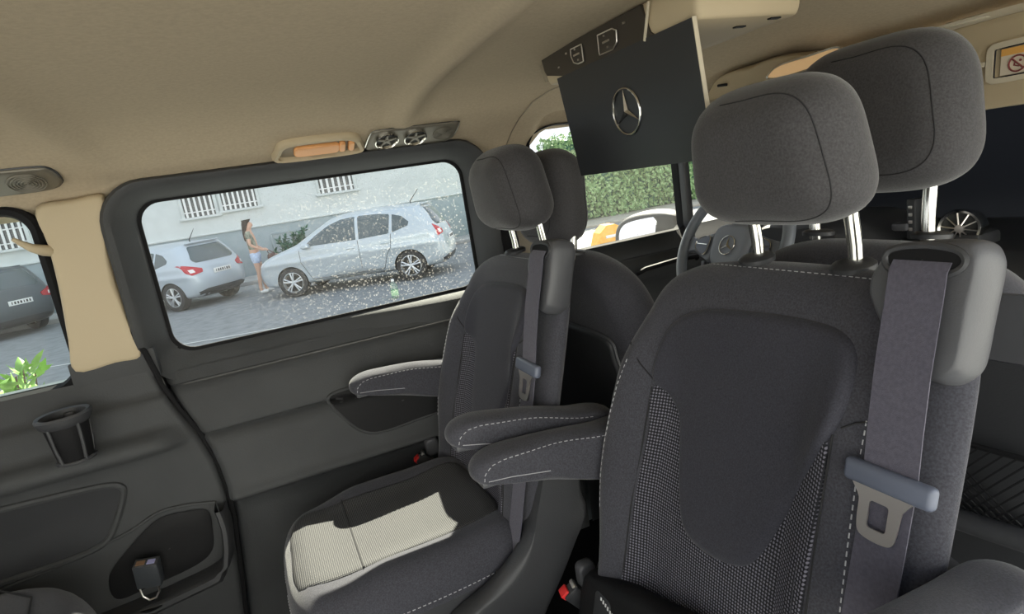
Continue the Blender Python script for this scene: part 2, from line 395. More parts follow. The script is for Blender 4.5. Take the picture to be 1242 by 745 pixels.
# ---- sliding door inner trim
PROF = [(1.605, 1.395), (1.592, 1.372), (1.590, 1.368), (1.597, 1.365), (1.594, 1.361), (1.584, 1.357), (1.576, 1.34), (1.567, 1.31), (1.558, 1.27), (1.552, 1.246), (1.553, 1.241),
        (1.562, 1.237), (1.559, 1.233), (1.546, 1.228), (1.540, 1.20), (1.534, 1.15), (1.528, 1.10), (1.522, 1.085), (1.516, 1.078), (1.516, 1.071), (1.530, 1.062), (1.560, 1.05), (1.585, 1.035), (1.592, 1.0), (1.594, 0.9), (1.594, 0.57)]
US = [0, 0.006, 0.015] + [0.03 + 0.97 * i / 40 for i in range(41)]
def dpanel(u, p):
    x0 = xseam(p[1]); x = x0 + (0.80 - x0) * u
    y = p[0] + (0.018 if u == 0 else 0.006 if u == 0.006 else 0)
    return Vector((x, y, p[1]))
door1 = struct('door_1', G().grid(dpanel, US, PROF), DOORP, angle=70)
def ring(x0, x1, z0, z1, r, y, n=8): return [Vector((p.x, y, p.y)) for p in rrect(x0, x1, z0, z1, r, n)]
RS = [(-0.228, 0.575, 1.433, 1.797, 0.05, 1.634), (-0.236, 0.583, 1.430, 1.802, 0.056, 1.612), (-0.250, 0.597, 1.424, 1.812, 0.068, 1.592), (-0.262, 0.612, 1.417, 1.822, 0.078, 1.574),
      (-0.272, 0.624, 1.409, 1.832, 0.086, 1.562), (-0.284, 0.634, 1.401, 1.839, 0.093, 1.560), (-0.292, 0.640, 1.394, 1.845, 0.098, 1.568), (-0.294, 0.643, 1.391, 1.848, 0.1, 1.592)]
def sill(j, x):
    # under the glass the trim falls steeply; a ledge widens along it towards the front
    wd = sm(0.02, 0.52, x); y1 = 1.634 - 0.0006 - 0.044 * wd; z1 = 1.433 - 0.002 - 0.014 * wd
    if j == 0: return 1.634, 1.433
    if j == 1: return y1, z1
    if j == 2: return y1 - 0.004, z1 - 0.006
    t = (j - 2) / 5; y2, z2 = 1.594, 1.366
    return (y1 - 0.004) + (min(y2, y1 - 0.006) - (y1 - 0.004)) * t, (z1 - 0.006) + (z2 - z1 + 0.006) * t
rings_ = []
for j, a in enumerate(RS):
    L = []
    xs_ = [a[0] + a[4] + (a[1] - a[0] - 2 * a[4]) * i / 16 for i in range(1, 16)]
    base = rrect(a[0], a[1], a[2], a[3], a[4], 8); pts = [(p.x, p.y) for p in base]
    k = 27                                                     # bottom edge runs between the last two corners
    pts = pts[:k] + [(x, a[2]) for x in xs_] + pts[k:]
    for x, z in pts:
        m_ = sm(a[2] + a[4], a[2] + 0.2 * a[4], z)
        sy, sz = sill(j, x); y = a[5] + (sy - a[5]) * m_; zz = z + (sz - a[2]) * m_
        L.append(Vector((x, y, zz)))
    rings_.append(L)
g = G().loft(rings_)
g.done('window_surround', DOORP, door1)
g = G().loft([ring(-0.231, 0.578, 1.430, 1.800, 0.053, 1.628), ring(-0.222, 0.569, 1.438, 1.792, 0.047, 1.630), ring(-0.222, 0.569, 1.438, 1.792, 0.047, 1.637)])
g.done('rubber_seal', RUB, door1)
g = G(); g.tube([(-0.305, 1.592, 1.74), (-0.306, 1.588, 1.62), (-0.302, 1.584, 1.54)] + [(xseam(z) - 0.004, 1.572, z) for z in [1.46 - 0.03 * i for i in range(31)]], 0.0065, 8); g.done('door_seal', RUB, door1)
G().box((-0.262, 1.652, 1.40), (0.10, 0.04, 0.10), 0.004).done('gap_filler', RUB, door1)  # hidden block added behind the seam to stop a light leak
# door pull beside the seat, its recess shade painted as a flush black patch
pk = spl([(0.088, 1.247), (0.112, 1.19), (0.150, 1.142), (0.20, 1.124), (0.30, 1.128), (0.44, 1.140), (0.46, 1.20), (0.44, 1.252), (0.30, 1.262), (0.16, 1.258)], 6)
ysurf = lambda z: lin(z, [(q[1], q[0]) for q in PROF])
g = G().tube([(p.x, ysurf(p.y) - 0.001, p.y) for p in pk], 0.0045, 8, True); g.done('pull_rim', DOORP, door1)
g = G(); C0 = Vector((0.27, 1.19)); n = len(pk)
ringsP = [[Vector((C0.x + (p.x - C0.x) * k, ysurf(C0.y + (p.y - C0.y) * k) - 0.003 + d, C0.y + (p.y - C0.y) * k)) for p in pk] for k, d in ((1, 0.003), (0.98, -0.001), (0.9, -0.001), (0.8, -0.001), (0.7, -0.001), (0.6, -0.001), (0.5, -0.001), (0.35, -0.001), (0.2, -0.001), (0.02, -0.001))]
g.loft(ringsP).done('pull_shade_patch', DARKP, door1)
win1 = struct('window_1', G().grid(lambda x, z: Vector((x, 1.634, z)), [-0.24, 0.59], [1.42, 1.81]), GLASS)
# ---- fixed rear side panel
PROF2 = [(1.585, 1.462), (1.578, 1.44), (1.577, 1.424), (1.574, 1.40), (1.571, 1.372), (1.569, 1.362), (1.560, 1.355), (1.552, 1.345), (1.549, 1.32), (1.551, 1.297), (1.546, 1.286), (1.533, 1.279), (1.520, 1.272), (1.512, 1.262), (1.510, 1.25), (1.514, 1.24),
         (1.530, 1.232), (1.536, 1.225), (1.538, 1.205), (1.546, 1.17), (1.552, 1.13), (1.556, 1.08), (1.556, 1.0), (1.552, 0.93), (1.548, 0.86), (1.548, 0.57)]
ys2 = lambda z: lin(z, [(q[1], q[0]) for q in PROF2])
def rpanel(u, p):
    x0 = xseam(p[1]) - 0.010; x = x0 - (1.6 + x0) * u
    f = 1 - sm(0.0, 0.075, (x0 - x)) if p[1] < 1.34 else 0       # the shelf dies away towards the door
    y = p[0] + f * (1.556 - p[0]) + (0.015 if u == 0 else 0)
    return Vector((x, y, p[1]))
US2 = [0, 0.004] + [0.01 + 0.2 * i / 24 for i in range(25)] + [0.3, 0.5, 0.7, 0.85, 1]
wl = struct('wall_left', G().grid(rpanel, US2, [q for q in PROF2 if q[1] < 1.43]), DOORP, angle=70)
g = G(); g.box((-0.345, 1.605, 1.435), (0.17, 0.058, 0.07), 0.004); g.done('pillar_foot', DOORP, wl)
# flush cover plate with a raised rim
pl = spl([(-0.80, 1.215), (-0.60, 1.203), (-0.44, 1.192), (-0.395, 1.178), (-0.397, 1.150), (-0.425, 1.095), (-0.455, 1.055), (-0.51, 1.040), (-0.62, 1.036), (-0.80, 1.04), (-0.86, 1.12)], 6)
g = G().tube([(p.x, ys2(p.y) - 0.002, p.y) for p in pl], 0.0075, 8, True); g.done('plate_rim', DOORP, wl)
C0 = Vector((-0.62, 1.12)); g = G().loft([[Vector((C0.x + (p.x - C0.x) * k, ys2(C0.y + (p.y - C0.y) * k) - 0.002 + d, C0.y + (p.y - C0.y) * k)) for p in pl] for k, d in ((1, 0), (0.97, 0.0), (0.5, 0), (0.02, 0))]); g.done('cover_plate', PL, wl)
# storage tray in the lower corner
tr_top = spl([(-0.80, 1.005), (-0.66, 1.022), (-0.55, 1.032), (-0.47, 1.046), (-0.40, 1.062), (-0.345, 1.083), (-0.29, 1.082), (-0.222, 1.066)], 6, False)
tr_bot = spl([(-0.222, 1.066), (-0.220, 1.01), (-0.232, 0.945), (-0.252, 0.915), (-0.34, 0.900), (-0.46, 0.886), (-0.60, 0.87), (-0.80, 0.85)], 6, False)
g = G().tube([(p.x, 1.553, p.y) for p in tr_top], 0.004, 8); g.done('tray_edge', DOORP, wl)
rimv = []
for k, (y, s) in enumerate(((1.552, 0.0), (1.500, 0.0), (1.492, -0.006), (1.492, -0.020), (1.500, -0.030), (1.55, -0.040))):
    rimv.append([Vector((p.x - s * 0.6, y, p.y + s * (0.8 if p.x < -0.26 else 0.1))) for p in tr_bot])
G().loft(rimv, False).done('tray_lip', PL2, wl)
rc = spl([(-0.35, 1.068), (-0.29, 1.068), (-0.243, 1.052), (-0.243, 1.0), (-0.256, 0.95), (-0.30, 0.925), (-0.40, 0.912), (-0.47, 0.91), (-0.47, 0.97), (-0.42, 1.02)], 6)
G().loft([[Vector((-0.34 + (p.x + 0.34) * k, 1.549 + d, 0.99 + (p.y - 0.99) * k)) for p in rc] for k, d in ((1, 0), (0.96, -0.002), (0.5, -0.002), (0.02, -0.002))]).done('tray_shade_patch', DARKP, wl)  # black patch on the panel paints the shade of a recess
G().grid(lambda x, y: Vector((x, y, 0.898 + 0.06 * (x + 0.35))), [-0.80, -0.5, -0.30, -0.25], [1.555, 1.50]).done('tray_floor', PL2, wl)
# ---- beige pillar between the two side windows
g = G(); po = spl([(-0.398, 1.815), (-0.33, 1.822), (-0.272, 1.822), (-0.284, 1.76), (-0.293, 1.68), (-0.293, 1.58), (-0.290, 1.50), (-0.288, 1.448), (-0.34, 1.446), (-0.420, 1.446), (-0.416, 1.52), (-0.404, 1.64), (-0.398, 1.74)], 4)
g.pillow(po, lambda a, b, t: Vector((a, 1.585 - t, b)), lambda a, b: 0.012, lambda a, b: -0.03, 0.014, c=(-0.345, 1.63))
struct('trim_2', g, BEIGE)
struct('window_2', G().grid(lambda x, z: Vector((x, 1.625, z)), [-1.12, -0.40], [1.40, 1.82]), GLASSC)
g = G().loft([ring(-1.1, -0.430, 1.424, 1.806, 0.045, 1.622), ring(-1.105, -0.424, 1.419, 1.811, 0.05, 1.600), ring(-1.12, -0.412, 1.410, 1.820, 0.055, 1.594), ring(-1.125, -0.404, 1.404, 1.826, 0.06, 1.600), ring(-1.125, -0.404, 1.404, 1.826, 0.06, 1.63)])
struct('trim_3', g, RUB)
# ---- B pillar, front door and its window
g = G(); g.box((0.725, 1.607, 1.565), (0.15, 0.04, 0.43), 0.012); struct('trim_4', g, BEIGED)
g = G(); g.box((0.66, 1.595, 1.10), (0.06, 0.06, 1.0), 0.01); struct('trim_5', g, RUB)
PF = [(1.640, 1.474), (1.626, 1.460), (1.604, 1.442), (1.588, 1.428), (1.580, 1.42), (1.585, 1.414), (1.582, 1.408), (1.572, 1.398), (1.560, 1.385), (1.553, 1.36), (1.56, 1.345), (1.575, 1.33), (1.575, 1.22), (1.54, 1.20), (1.50, 1.19), (1.495, 1.15), (1.55, 1.12), (1.57, 0.6)]
door2 = struct('door_2', G().grid(lambda x, p: Vector((x, p[0], p[1])), [0.80 + 0.05 * i for i in range(20)], PF), DOORP, angle=60)
g = G(); g.tube([(1.06, 1.545, 1.372), (1.08, 1.525, 1.385), (1.20, 1.52, 1.392), (1.28, 1.525, 1.388), (1.30, 1.548, 1.376)], 0.008, 8); g.done('door_handle', DARKP, door2)
wf = [(0.784, 1.474), (0.786, 1.805), (0.807, 1.836), (0.87, 1.852), (1.05, 1.846), (1.20, 1.812), (1.262, 1.780), (1.300, 1.735), (1.303, 1.474)]
def wring(k, y): return [Vector((1.05 + (p[0] - 1.05) * k[0], y, 1.65 + (p[1] - 1.65) * k[1])) for p in resample(wf, 60)]
g = G().loft([wring((1, 1), 1.636), wring((1.0, 1.0), 1.612), wring((1.008, 1.01), 1.606), wring((1.02, 1.018), 1.608), wring((1.02, 1.018), 1.64)]); g.done('window_frame', RUB, door2, angle=50)
G().box((1.318, 1.606, 1.60), (0.026, 0.05, 0.34), 0.006).done('divider_post', PL2, door2)
struct('window_3', G().grid(lambda x, z: Vector((x, 1.638, z)), [0.765, 1.305], [1.465, 1.87]), glassmat('front_door_glass', (0.94, 0.97, 0.97), 0.035))
g = G(); g.tube([(1.62, 1.61, 1.44), (1.50, 1.585, 1.60), (1.36, 1.555, 1.755), (1.26, 1.53, 1.85)], 0.04, 10); struct('trim_6', g, BEIGED)
# dark glass of the windscreen and the header above it
g = G().grid(lambda y, t: Vector((1.38 + 0.55 * t + 0.05 * (1 - ((y - 0.85) / 0.75) ** 2), y, 1.85 - 0.50 * t)), [0.05 + 0.1 * i for i in range(16)], [0, 0.25, 0.5, 0.75, 1])
struct('window_4', g, WSH)
g = G().grid(lambda y, p: Vector((p[0], y, p[1])), [0.05, 0.4, 0.8, 1.2, 1.56], [(1.26, 1.874), (1.30, 1.868), (1.345, 1.862), (1.40, 1.853), (1.42, 1.84)]); struct('trim_7', g, BEIGE2)  # paler plastic paints the sun on the header edge
G().tube([(0.80, 1.36, 1.929), (0.76, 1.40, 1.918), (0.735, 1.45, 1.902), (0.725, 1.52, 1.873), (0.72, 1.57, 1.846), (0.715, 1.61, 1.814)], 0.0016, 6).done('liner_seam', BEIGED, bpy.data.objects['ceiling'])
# ================================================================ seats
B0 = Vector((0.45, 0.575, 1.0)); BD = Vector((0.15, 0, 0.55)).normalized(); BN = Vector((-BD.z, 0, BD.x))
def W(a, h, t=0.0): return B0 + Vector((0, a, 0)) + BD * h + BN * t
def seat_front(a, h):
    x = a - 0.02
    if x > 0: b = 0.045 * sm(0.12, 0.235, x)
    else: b = 0.026 * sm(0.10, 0.155, -x) * (1 - 0.75 * sm(0.175, 0.215, -x))
    b *= 1 - 0.8 * sm(0.38, 0.52, h)
    return b + 0.012 * math.exp(-((h - 0.2) / 0.12) ** 2) - 0.02 * sm(0.50, 0.60, h)
def seat_back(a, h):
    if a < 0.02: return -0.035 - 0.07 * (1 - sm(0.06, 0.19, 0.02 - a))
    return -0.055 - 0.05 * (1 - sm(0.10, 0.24, a - 0.02))
BO = spl([(0.262, -0.06), (0.270, 0.06), (0.281, 0.16), (0.288, 0.25), (0.284, 0.34), (0.270, 0.42), (0.250, 0.49), (0.222, 0.545), (0.17, 0.574), (0.09, 0.584), (0.0, 0.587), (-0.10, 0.585), (-0.17, 0.578), (-0.220, 0.562), (-0.243, 0.52),
          (-0.249, 0.44), (-0.250, 0.30), (-0.250, 0.16), (-0.248, 0.0), (-0.24, -0.08), (-0.1, -0.09), (0.1, -0.09), (0.24, -0.085)], 5)
BC = Vector((0.02, 0.26))
def bsurf(a, h, off=0.0):
    q = Vector((a, h)); d = ray_dist(BO, BC, q); t, b = seat_front(a, h), seat_back(a, h)
    f = math.sqrt(max(0.0, 1 - (1 - max(0.0, min(d / 0.045, 1.0))) ** 2)); return W(a, h, (t + b) / 2 + (t - b) / 2 * f + off)
PANEL = spl([(0.189, 0.382), (0.190, 0.43), (0.178, 0.472), (0.145, 0.497), (0.09, 0.511), (0.02, 0.517), (-0.06, 0.519), (-0.115, 0.512), (-0.140, 0.49), (-0.146, 0.45), (-0.141, 0.408), (-0.116, 0.357), (-0.088, 0.288), (-0.062, 0.222), (-0.035, 0.186),
             (0.010, 0.170), (0.05, 0.168), (0.083, 0.182), (0.104, 0.235), (0.122, 0.30), (0.136, 0.342), (0.165, 0.368)], 5)
KNITO = spl([(0.186, 0.372), (0.184, 0.30), (0.187, 0.20), (0.193, 0.10), (0.197, -0.01), (0.10, -0.04), (-0.08, -0.04), (-0.150, -0.01), (-0.148, 0.10), (-0.143, 0.20), (-0.139, 0.30), (-0.133, 0.392), (-0.09, 0.40), (0.03, 0.41), (0.12, 0.40)], 5)
def patch(g, outl, off, er, c=None, inner=6):
    P = [Vector((p[0], p[1])) for p in outl]; C = Vector(c) if c else sum(P, Vector((0, 0))) / len(P); rows = []
    for d in (0, 0.05, 0.18, 0.4, 0.7, 1.0):
        rows.append([(C + (p - C) * max(0, 1 - er * d / (p - C).length), -0.004 + (off + 0.004) * math.sqrt(1 - (1 - d) ** 2)) for p in P])
    for j in range(1, inner + 1):
        f = 1 - j / (inner + 0.01) * 0.999; rows.append([(C + (p - C) * (1 - er / (p - C).length) * f, off) for p in P])
    return g.loft([[W(q.x, q.y, seat_front(q.x, q.y) + t) for q, t in r] for r in rows])
def plate(g, hole_outer, hole_inner, fr, t0, t1):
    cc = sum((Vector((p[0], p[1])) for p in hole_inner), Vector((0, 0))) / len(hole_inner); A, Bq = angular(hole_outer, cc, 72), angular(hole_inner, cc, 72)
    g.loft([[fr(p.x, p.y, t0) for p in A], [fr(p.x, p.y, t1) for p in A], [fr(p.x, p.y, t1) for p in Bq], [fr(p.x, p.y, t0) for p in Bq], [fr(p.x, p.y, t0) for p in A]]); return g
SR = Vector((0.25, 0.595, 0.57))
rseat = thing('rear_facing_seat', 'charcoal rear-facing seat with belt, nearest to the viewer, its cushion out of view below', 'seat', SR, 'rear-facing seats of the middle row')
back = G().pillow(BO, W, seat_front, seat_back, 0.045, c=(0.02, 0.26), inner=10).done('backrest', FAB, rseat, angle=80)
patch(G(), KNITO, 0.0025, 0.004, c=(0.02, 0.17)).done('knit_insert', KNIT, back, angle=80, label='knitted lower insert with a dotted pattern')
patch(G(), PANEL, 0.0105, 0.016, c=(0.02, 0.37)).done('centre_panel', FAB2, back, angle=80, label='smooth dark centre panel')
stitches('stitching', [bsurf(a, h, 0.0006) for a, h in [(0.236, 0.405), (0.247, 0.36), (0.254, 0.31), (0.256, 0.26), (0.254, 0.2), (0.249, 0.14)]], back, 0.0007)
stitches('stitching', [bsurf(a, h, 0.0006) for a, h in [(-0.168, 0.425), (-0.170, 0.36), (-0.174, 0.28), (-0.178, 0.20), (-0.18, 0.1), (-0.18, 0.02)]], back, 0.0008)
stitches('stitching', [bsurf(a, 0.5745 - 0.25 * max(0, abs(a - 0.02) - 0.1) ** 2, 0.0004) for a in [0.17 - 0.02 * i for i in range(17)]], back, 0.0006)
for pts in ([(0.186, 0.38), (0.215, 0.405), (0.245, 0.43), (0.262, 0.437)], [(-0.146, 0.41), (-0.16, 0.42), (-0.182, 0.428)],
            [(0.189, 0.37), (0.188, 0.27), (0.192, 0.17), (0.198, 0.07), (0.200, 0.0)], [(-0.138, 0.40), (-0.142, 0.3), (-0.147, 0.2), (-0.152, 0.1), (-0.154, 0.0)]):
    G().tube([bsurf(a, h, 0.0006) for a, h in pts], 0.0013, 5).done('panel_seam', SEAM, back)
# headrest with its two chrome posts
def headrest(par, ctr, hw, hh, dep, fac, posts, posttop, mat, post_r=0.0075, base=None, tilt=0.12):
    """fac = +1: front face towards -x ; -1: towards +x"""
    ol = []
    for k in range(72):
        a = 2 * math.pi * k / 72; ca, sa = math.cos(a), math.sin(a); e = 2 / 3.6
        x = math.copysign(abs(ca) ** e, ca); y = math.copysign(abs(sa) ** e, sa)
        ol.append((hw * x * (1.0 - 0.10 * y), hh * y))
    ct, st = math.cos(tilt), math.sin(tilt)
    def fr(a, h, t): return Vector((ctr[0] - fac * (t * ct + h * st), ctr[1] + a, ctr[2] + h * ct - t * st))
    top = lambda a, h: dep / 2 + 0.010 * (1 - (a / hw) ** 2) - 0.012 * sm(0.0, hh, abs(h) - 0.3 * hh)
    bot = lambda a, h: -dep / 2 - 0.004 * (1 - (a / hw) ** 2)
    hr = G().pillow(ol, fr, top, bot, dep * 0.5, inner=7).done('headrest', mat, par, angle=80)
    for face, d in ((1, 0.016), (-1, 0.028)):              # a sewn seam runs up the flank of each face
        pts = []; er = dep * 0.5
        for p in ol[16:57]:
            v = Vector(p); R = v.length; q = v * (1 - d / R); t_, b_ = top(q.x, q.y), bot(q.x, q.y); mid = (t_ + b_) / 2
            f = math.sqrt(max(0, 1 - (1 - d / er) ** 2)); pts.append(fr(q.x, q.y, mid + face * (t_ - b_) / 2 * f + face * 0.0002))
        G().tube(pts, 0.0009, 5).done('seam', SEAM, hr)
    for y in posts:
        G().tube([(posttop[0], y, posttop[1]), (posttop[0] + fac * 0.012, y, posttop[1] - 0.09), (posttop[0] + fac * 0.013, y, posttop[1] - 0.125)], post_r, 14).done('post', CHROME, hr)
        bx = base or (posttop[0] + fac * 0.0, posttop[1] - 0.075)
        g = G().lathe([(0.0, 0.0045), (0.015, 0.0045), (0.022, 0.003), (0.0255, 0.0), (0.025, -0.006)], (bx[0], y, bx[1]), (-0.12 * fac, 0, 1), 28, cap=False); g.done('post_guide', PL, hr)
    return hr
headrest(rseat, (0.632, 0.590, 1.698), 0.122, 0.092, 0.108, 1, (0.646, 0.495), (0.640, 1.67), FABG, 0.0085, (0.648, 1.557))
# belt, its housing on the shoulder, tongue and buckle
bx = spl([(-0.150, 0.560), (-0.160, 0.600), (-0.180, 0.615), (-0.236, 0.620), (-0.252, 0.612), (-0.257, 0.585), (-0.255, 0.515), (-0.249, 0.490), (-0.230, 0.480), (-0.19, 0.50)], 6)
hs = G().pillow(bx, W, lambda a, h: 0.028, lambda a, h: -0.022, 0.010, c=(-0.212, 0.555), inner=3).done('belt_housing', PLG, rseat, angle=70)
sl_ = spl([(-0.168, 0.600), (-0.18, 0.608), (-0.21, 0.611), (-0.236, 0.607), (-0.243, 0.596), (-0.232, 0.586), (-0.205, 0.584), (-0.175, 0.586)], 5)
G().tube([W(p.x, p.y, 0.0265) for p in sl_], 0.0042, 8, True).done('belt_slot', PL2, hs)
c0 = Vector((-0.205, 0.597)); G().loft([[W(c0.x + (p.x - c0.x) * k, c0.y + (p.y - c0.y) * k, 0.0285) for p in sl_] for k in (1, 0.5, 0.02)]).done('slot_opening', RUB, hs)
wp = [W(-0.205, 0.596, 0.028), W(-0.2055, 0.586, 0.0335), W(-0.206, 0.56, 0.0335), W(-0.207, 0.49, 0.035), W(-0.208, 0.43, 0.033), W(-0.209, 0.38, 0.030)]
g = G(); strip(g, wp, (0, 1, 0), 0.055, 0.0014, BN); web = g.done('belt_webbing', BELT, rseat)
wp2 = [W(-0.209, 0.38, 0.028), W(-0.207, 0.30, 0.026), W(-0.204, 0.18, 0.024), W(-0.20, 0.06, 0.022), W(-0.19, -0.04, 0.02)]
g = G(); strip(g, wp2, (0, 1, 0), 0.052, 0.0014, BN); g.done('lower_webbing', BELT, web)
tg = G().box(W(-0.210, 0.376, 0.033), (0.014, 0.091, 0.024), 0.0055, Matrix((BN, Vector((0, 1, 0)), BD)).transposed(), 3)
tongue = tg.done('belt_tongue', PLB, rseat, label='slate grey belt tongue with metal tip')
plate(G(), [p for p in spl([(-0.236, 0.366), (-0.229, 0.352), (-0.227, 0.33), (-0.224, 0.316), (-0.214, 0.312), (-0.198, 0.312), (-0.188, 0.316), (-0.185, 0.33), (-0.184, 0.352), (-0.176, 0.366)], 4)],
      rrect(-0.216, -0.196, 0.324, 0.352, 0.003, 3), W, 0.0335, 0.0355).done('tongue_plate', STEEL, tongue)
bm_ = Matrix((Vector((0.75, -0.2, 0.62)).normalized(), Vector((0.2, 0.97, 0.07)).normalized(), Vector((-0.62, 0.07, 0.78)).normalized())).transposed()
def bk(x, y, z): return Vector((0.408, 0.880, 0.945)) + bm_ @ Vector((x, y, z))
buck = G().box(bk(0, 0, 0), (0.034, 0.026, 0.085), 0.006, bm_).done('buckle', PL, rseat)
G().box(bk(-0.010, 0.003, 0.040), (0.018, 0.022, 0.014), 0.003, bm_).done('release_button', RED, buck)
G().box(bk(0.012, 0, 0.040), (0.008, 0.021, 0.011), 0.002, bm_).done('buckle_slot', STEEL, buck)
g = G(); strip(g, [bk(0.02, 0, -0.03), bk(0.03, -0.01, -0.08), bk(0.04, -0.02, -0.14)], (0.2, 0.97, 0), 0.024, 0.003, (1, 0, 0.3)); g.done('buckle_strap', PL, buck)
G().pillow(rrect(0.402, 0.438, 0.972, 1.022, 0.012, 4), lambda a, b, t: Vector((a, 0.88 + t, b)), lambda a, b: 0.012, lambda a, b: -0.012, 0.006).done('buckle_cap', PLG, buck)
# armrests
def armrest(par, x0, x1, zb, zt, yc, lift, mat=FAB, hw=0.0300):
    ol = spl([(x1, zt - 0.030), (x1 - 0.075, zt - 0.020), (x0 + 0.16, zt - 0.006), (x0 + 0.085, zt - 0.001), (x0 + 0.040, zt - 0.001), (x0 + 0.012, zt - 0.010), (x0 + 0.000, zt - 0.026), (x0 + 0.004, zt - 0.044), (x0 + 0.026, zt - 0.054), (x0 + 0.11, zt - 0.080), (x0 + 0.23, zt - 0.118), (x1, zt - 0.135), (x1 + 0.022, zt - 0.08)], 6)
    lf = lambda a: lift * (x1 - a) / (x1 - x0)
    A = G().pillow(ol, lambda a, b, t: Vector((a, yc + t, b + lf(a))), lambda a, b: hw, lambda a, b: -hw, 0.024, c=((x0 + x1) / 2 - 0.01, zt - 0.056), inner=4).done('armrest', mat, par, angle=80)
    Ca = Vector(((x0 + x1) / 2 - 0.01, zt - 0.056)); sp = []
    def ztop(x):
        t_ = [p for p in ol if p.y > zt - 0.036 and p.x < x1 + 0.001]; t_.sort(key=lambda p: p.x)
        for p, q in zip(t_, t_[1:]):
            if p.x <= x <= q.x: return p.y + (q.y - p.y) * (x - p.x) / max(1e-6, q.x - p.x)
        return zt
    for q in [Vector((x0 + 0.014, zt - 0.040)), Vector((x0 + 0.016, zt - 0.028)), Vector((x0 + 0.030, zt - 0.016))] + [Vector((x, ztop(x) - 0.012)) for x in [x0 + 0.05 + (x1 - x0 - 0.09) * i / 14 for i in range(15)]]:
        d = ray_dist(ol, Ca, q); f = math.sqrt(max(0, 1 - (1 - min(d / 0.024, 1)) ** 2))
        sp.append(Vector((q.x, yc - hw * f - 0.0008, q.y + lf(q.x))))
    stitches('stitching', sp, A, 0.0007)
    G().tube([Vector((a, yc - hw - 0.0003, b + lf(a))) for a, b in [(x0 + 0.020, zt - 0.041), (x0 + 0.06, zt - 0.046), (x0 + 0.13, zt - 0.060)]], 0.0007, 5).done('seam', THREAD, A)
    G().box((x0 + 0.026, yc, zt - 0.050 + lift), (0.03, hw * 1.5, 0.014), 0.005).done('end_cap', PLG, A)
    return A
arm_l = armrest(rseat, 0.238, 0.555, 1.24, 1.295, 0.879, 0.0)
arm_r = armrest(rseat, 0.238, 0.555, 1.24, 1.300, 0.276, 0.0)
# hinge cover at the foot of the backrest, recliner disc, side shield
hc = [(0.285, -0.16), (0.283, 0.0), (0.272, 0.018), (0.25, 0.022), (0.20, 0.036), (0.10, 0.062), (0.013, 0.087), (-0.08, 0.098), (-0.14, 0.09), (-0.15, -0.16)]
hcv = G().pillow(resample(hc, 70), W, lambda a, h: 0.058, lambda a, h: 0.0, 0.02, c=(0.07, -0.06), inner=3).done('hinge_cover', DARKP, rseat, angle=60)
G().pillow(rrect(0.178, 0.226, -0.10, 0.012, 0.010, 4), W, lambda a, h: 0.0595, lambda a, h: 0.05, 0.006, inner=2).done('lever_recess', PL, hcv)
g = G()
for i in range(6): g.box(W(0.205 - 0.007 * i, 0.004 - 0.0015 * i, 0.060), (0.001, 0.0032, 0.005 + 0.001 * (i % 2)), 0, Matrix((BN, Vector((0, 1, 0)), BD)).transposed())
g.done('label_print', WHITE, hcv)
g = G(); g.tube([W(0.185 + 0.0065 * math.cos(a), -0.050 + 0.0065 * math.sin(a), 0.0605) for a in [math.pi * 2 * k / 20 for k in range(20)]], 0.0016, 6, True); g.box(W(0.186, -0.050, 0.0605), (0.0015, 0.002, 0.009), 0, Matrix((BN, Vector((0, 1, 0)), BD)).transposed())
g.box(W(0.212, -0.040, 0.060), (0.0015, 0.0035, 0.016), 0, Matrix((BN, Vector((0, 1, 0)), BD)).transposed()); g.done('symbol_print', WHITE, hcv)
G().lathe([(0.0, 0.012), (0.03, 0.012), (0.040, 0.006), (0.042, -0.01)], (0.475, 0.868, 0.985), (0, 1, 0), 32, cap=False).done('recliner_disc', PLG, rseat)
sh = [(0.573, 0.325, 1.12), (0.580, 0.325, 1.075), (0.555, 0.325, 1.03), (0.47, 0.325, 0.90), (0.30, 0.325, 0.72), (0.10, 0.325, 0.72), (0.12, 0.325, 0.80), (0.25, 0.325, 0.93), (0.36, 0.325, 0.985), (0.445, 0.325, 1.05), (0.485, 0.325, 1.15), (0.53, 0.325, 1.27), (0.575, 0.325, 1.27)]
G().pillow(resample(spl([(p[0], p[2]) for p in sh], 6), 90), lambda a, b, t: Vector((a, 0.345 - t, b)), lambda a, b: 0.03, lambda a, b: -0.02, 0.02, c=(0.42, 0.95), inner=4).done('side_shield', PL2, rseat, angle=70)
# cushion and skirt, built once for both seats
CO = spl([(0.008, 0.60), (0.012, 0.70), (0.035, 0.768), (0.085, 0.802), (0.17, 0.820), (0.28, 0.822), (0.37, 0.812), (0.44, 0.795), (0.475, 0.74), (0.478, 0.595), (0.475, 0.45), (0.445, 0.382), (0.36, 0.366), (0.26, 0.360), (0.15, 0.362), (0.07, 0.372), (0.03, 0.405), (0.012, 0.48)], 5)
def cush_top(x, y):
    v = y - 0.592
    return 1.040 + 0.020 * sm(0.10, 0.19, abs(v)) * sm(0.08, 0.2, x) + 0.010 * sm(0.16, 0.03, x) + 0.012 * sm(0.30, 0.48, x)
seatc = G().pillow(CO, lambda a, b, t: Vector((a, b, t)), cush_top, lambda a, b: 0.925, 0.055, c=(0.25, 0.592), inner=8).done('seat', FAB, rseat, angle=80)
ci = spl([(0.03, 0.48), (0.028, 0.60), (0.034, 0.69), (0.06, 0.735), (0.12, 0.742), (0.3, 0.738), (0.44, 0.728), (0.455, 0.595), (0.44, 0.462), (0.30, 0.450), (0.12, 0.446), (0.055, 0.452)], 6)
def ctop(a, b): return cush_top(a, b) * 1.0
P_ = [Vector((p.x, p.y)) for p in ci]; C_ = Vector((0.24, 0.593)); rows = []
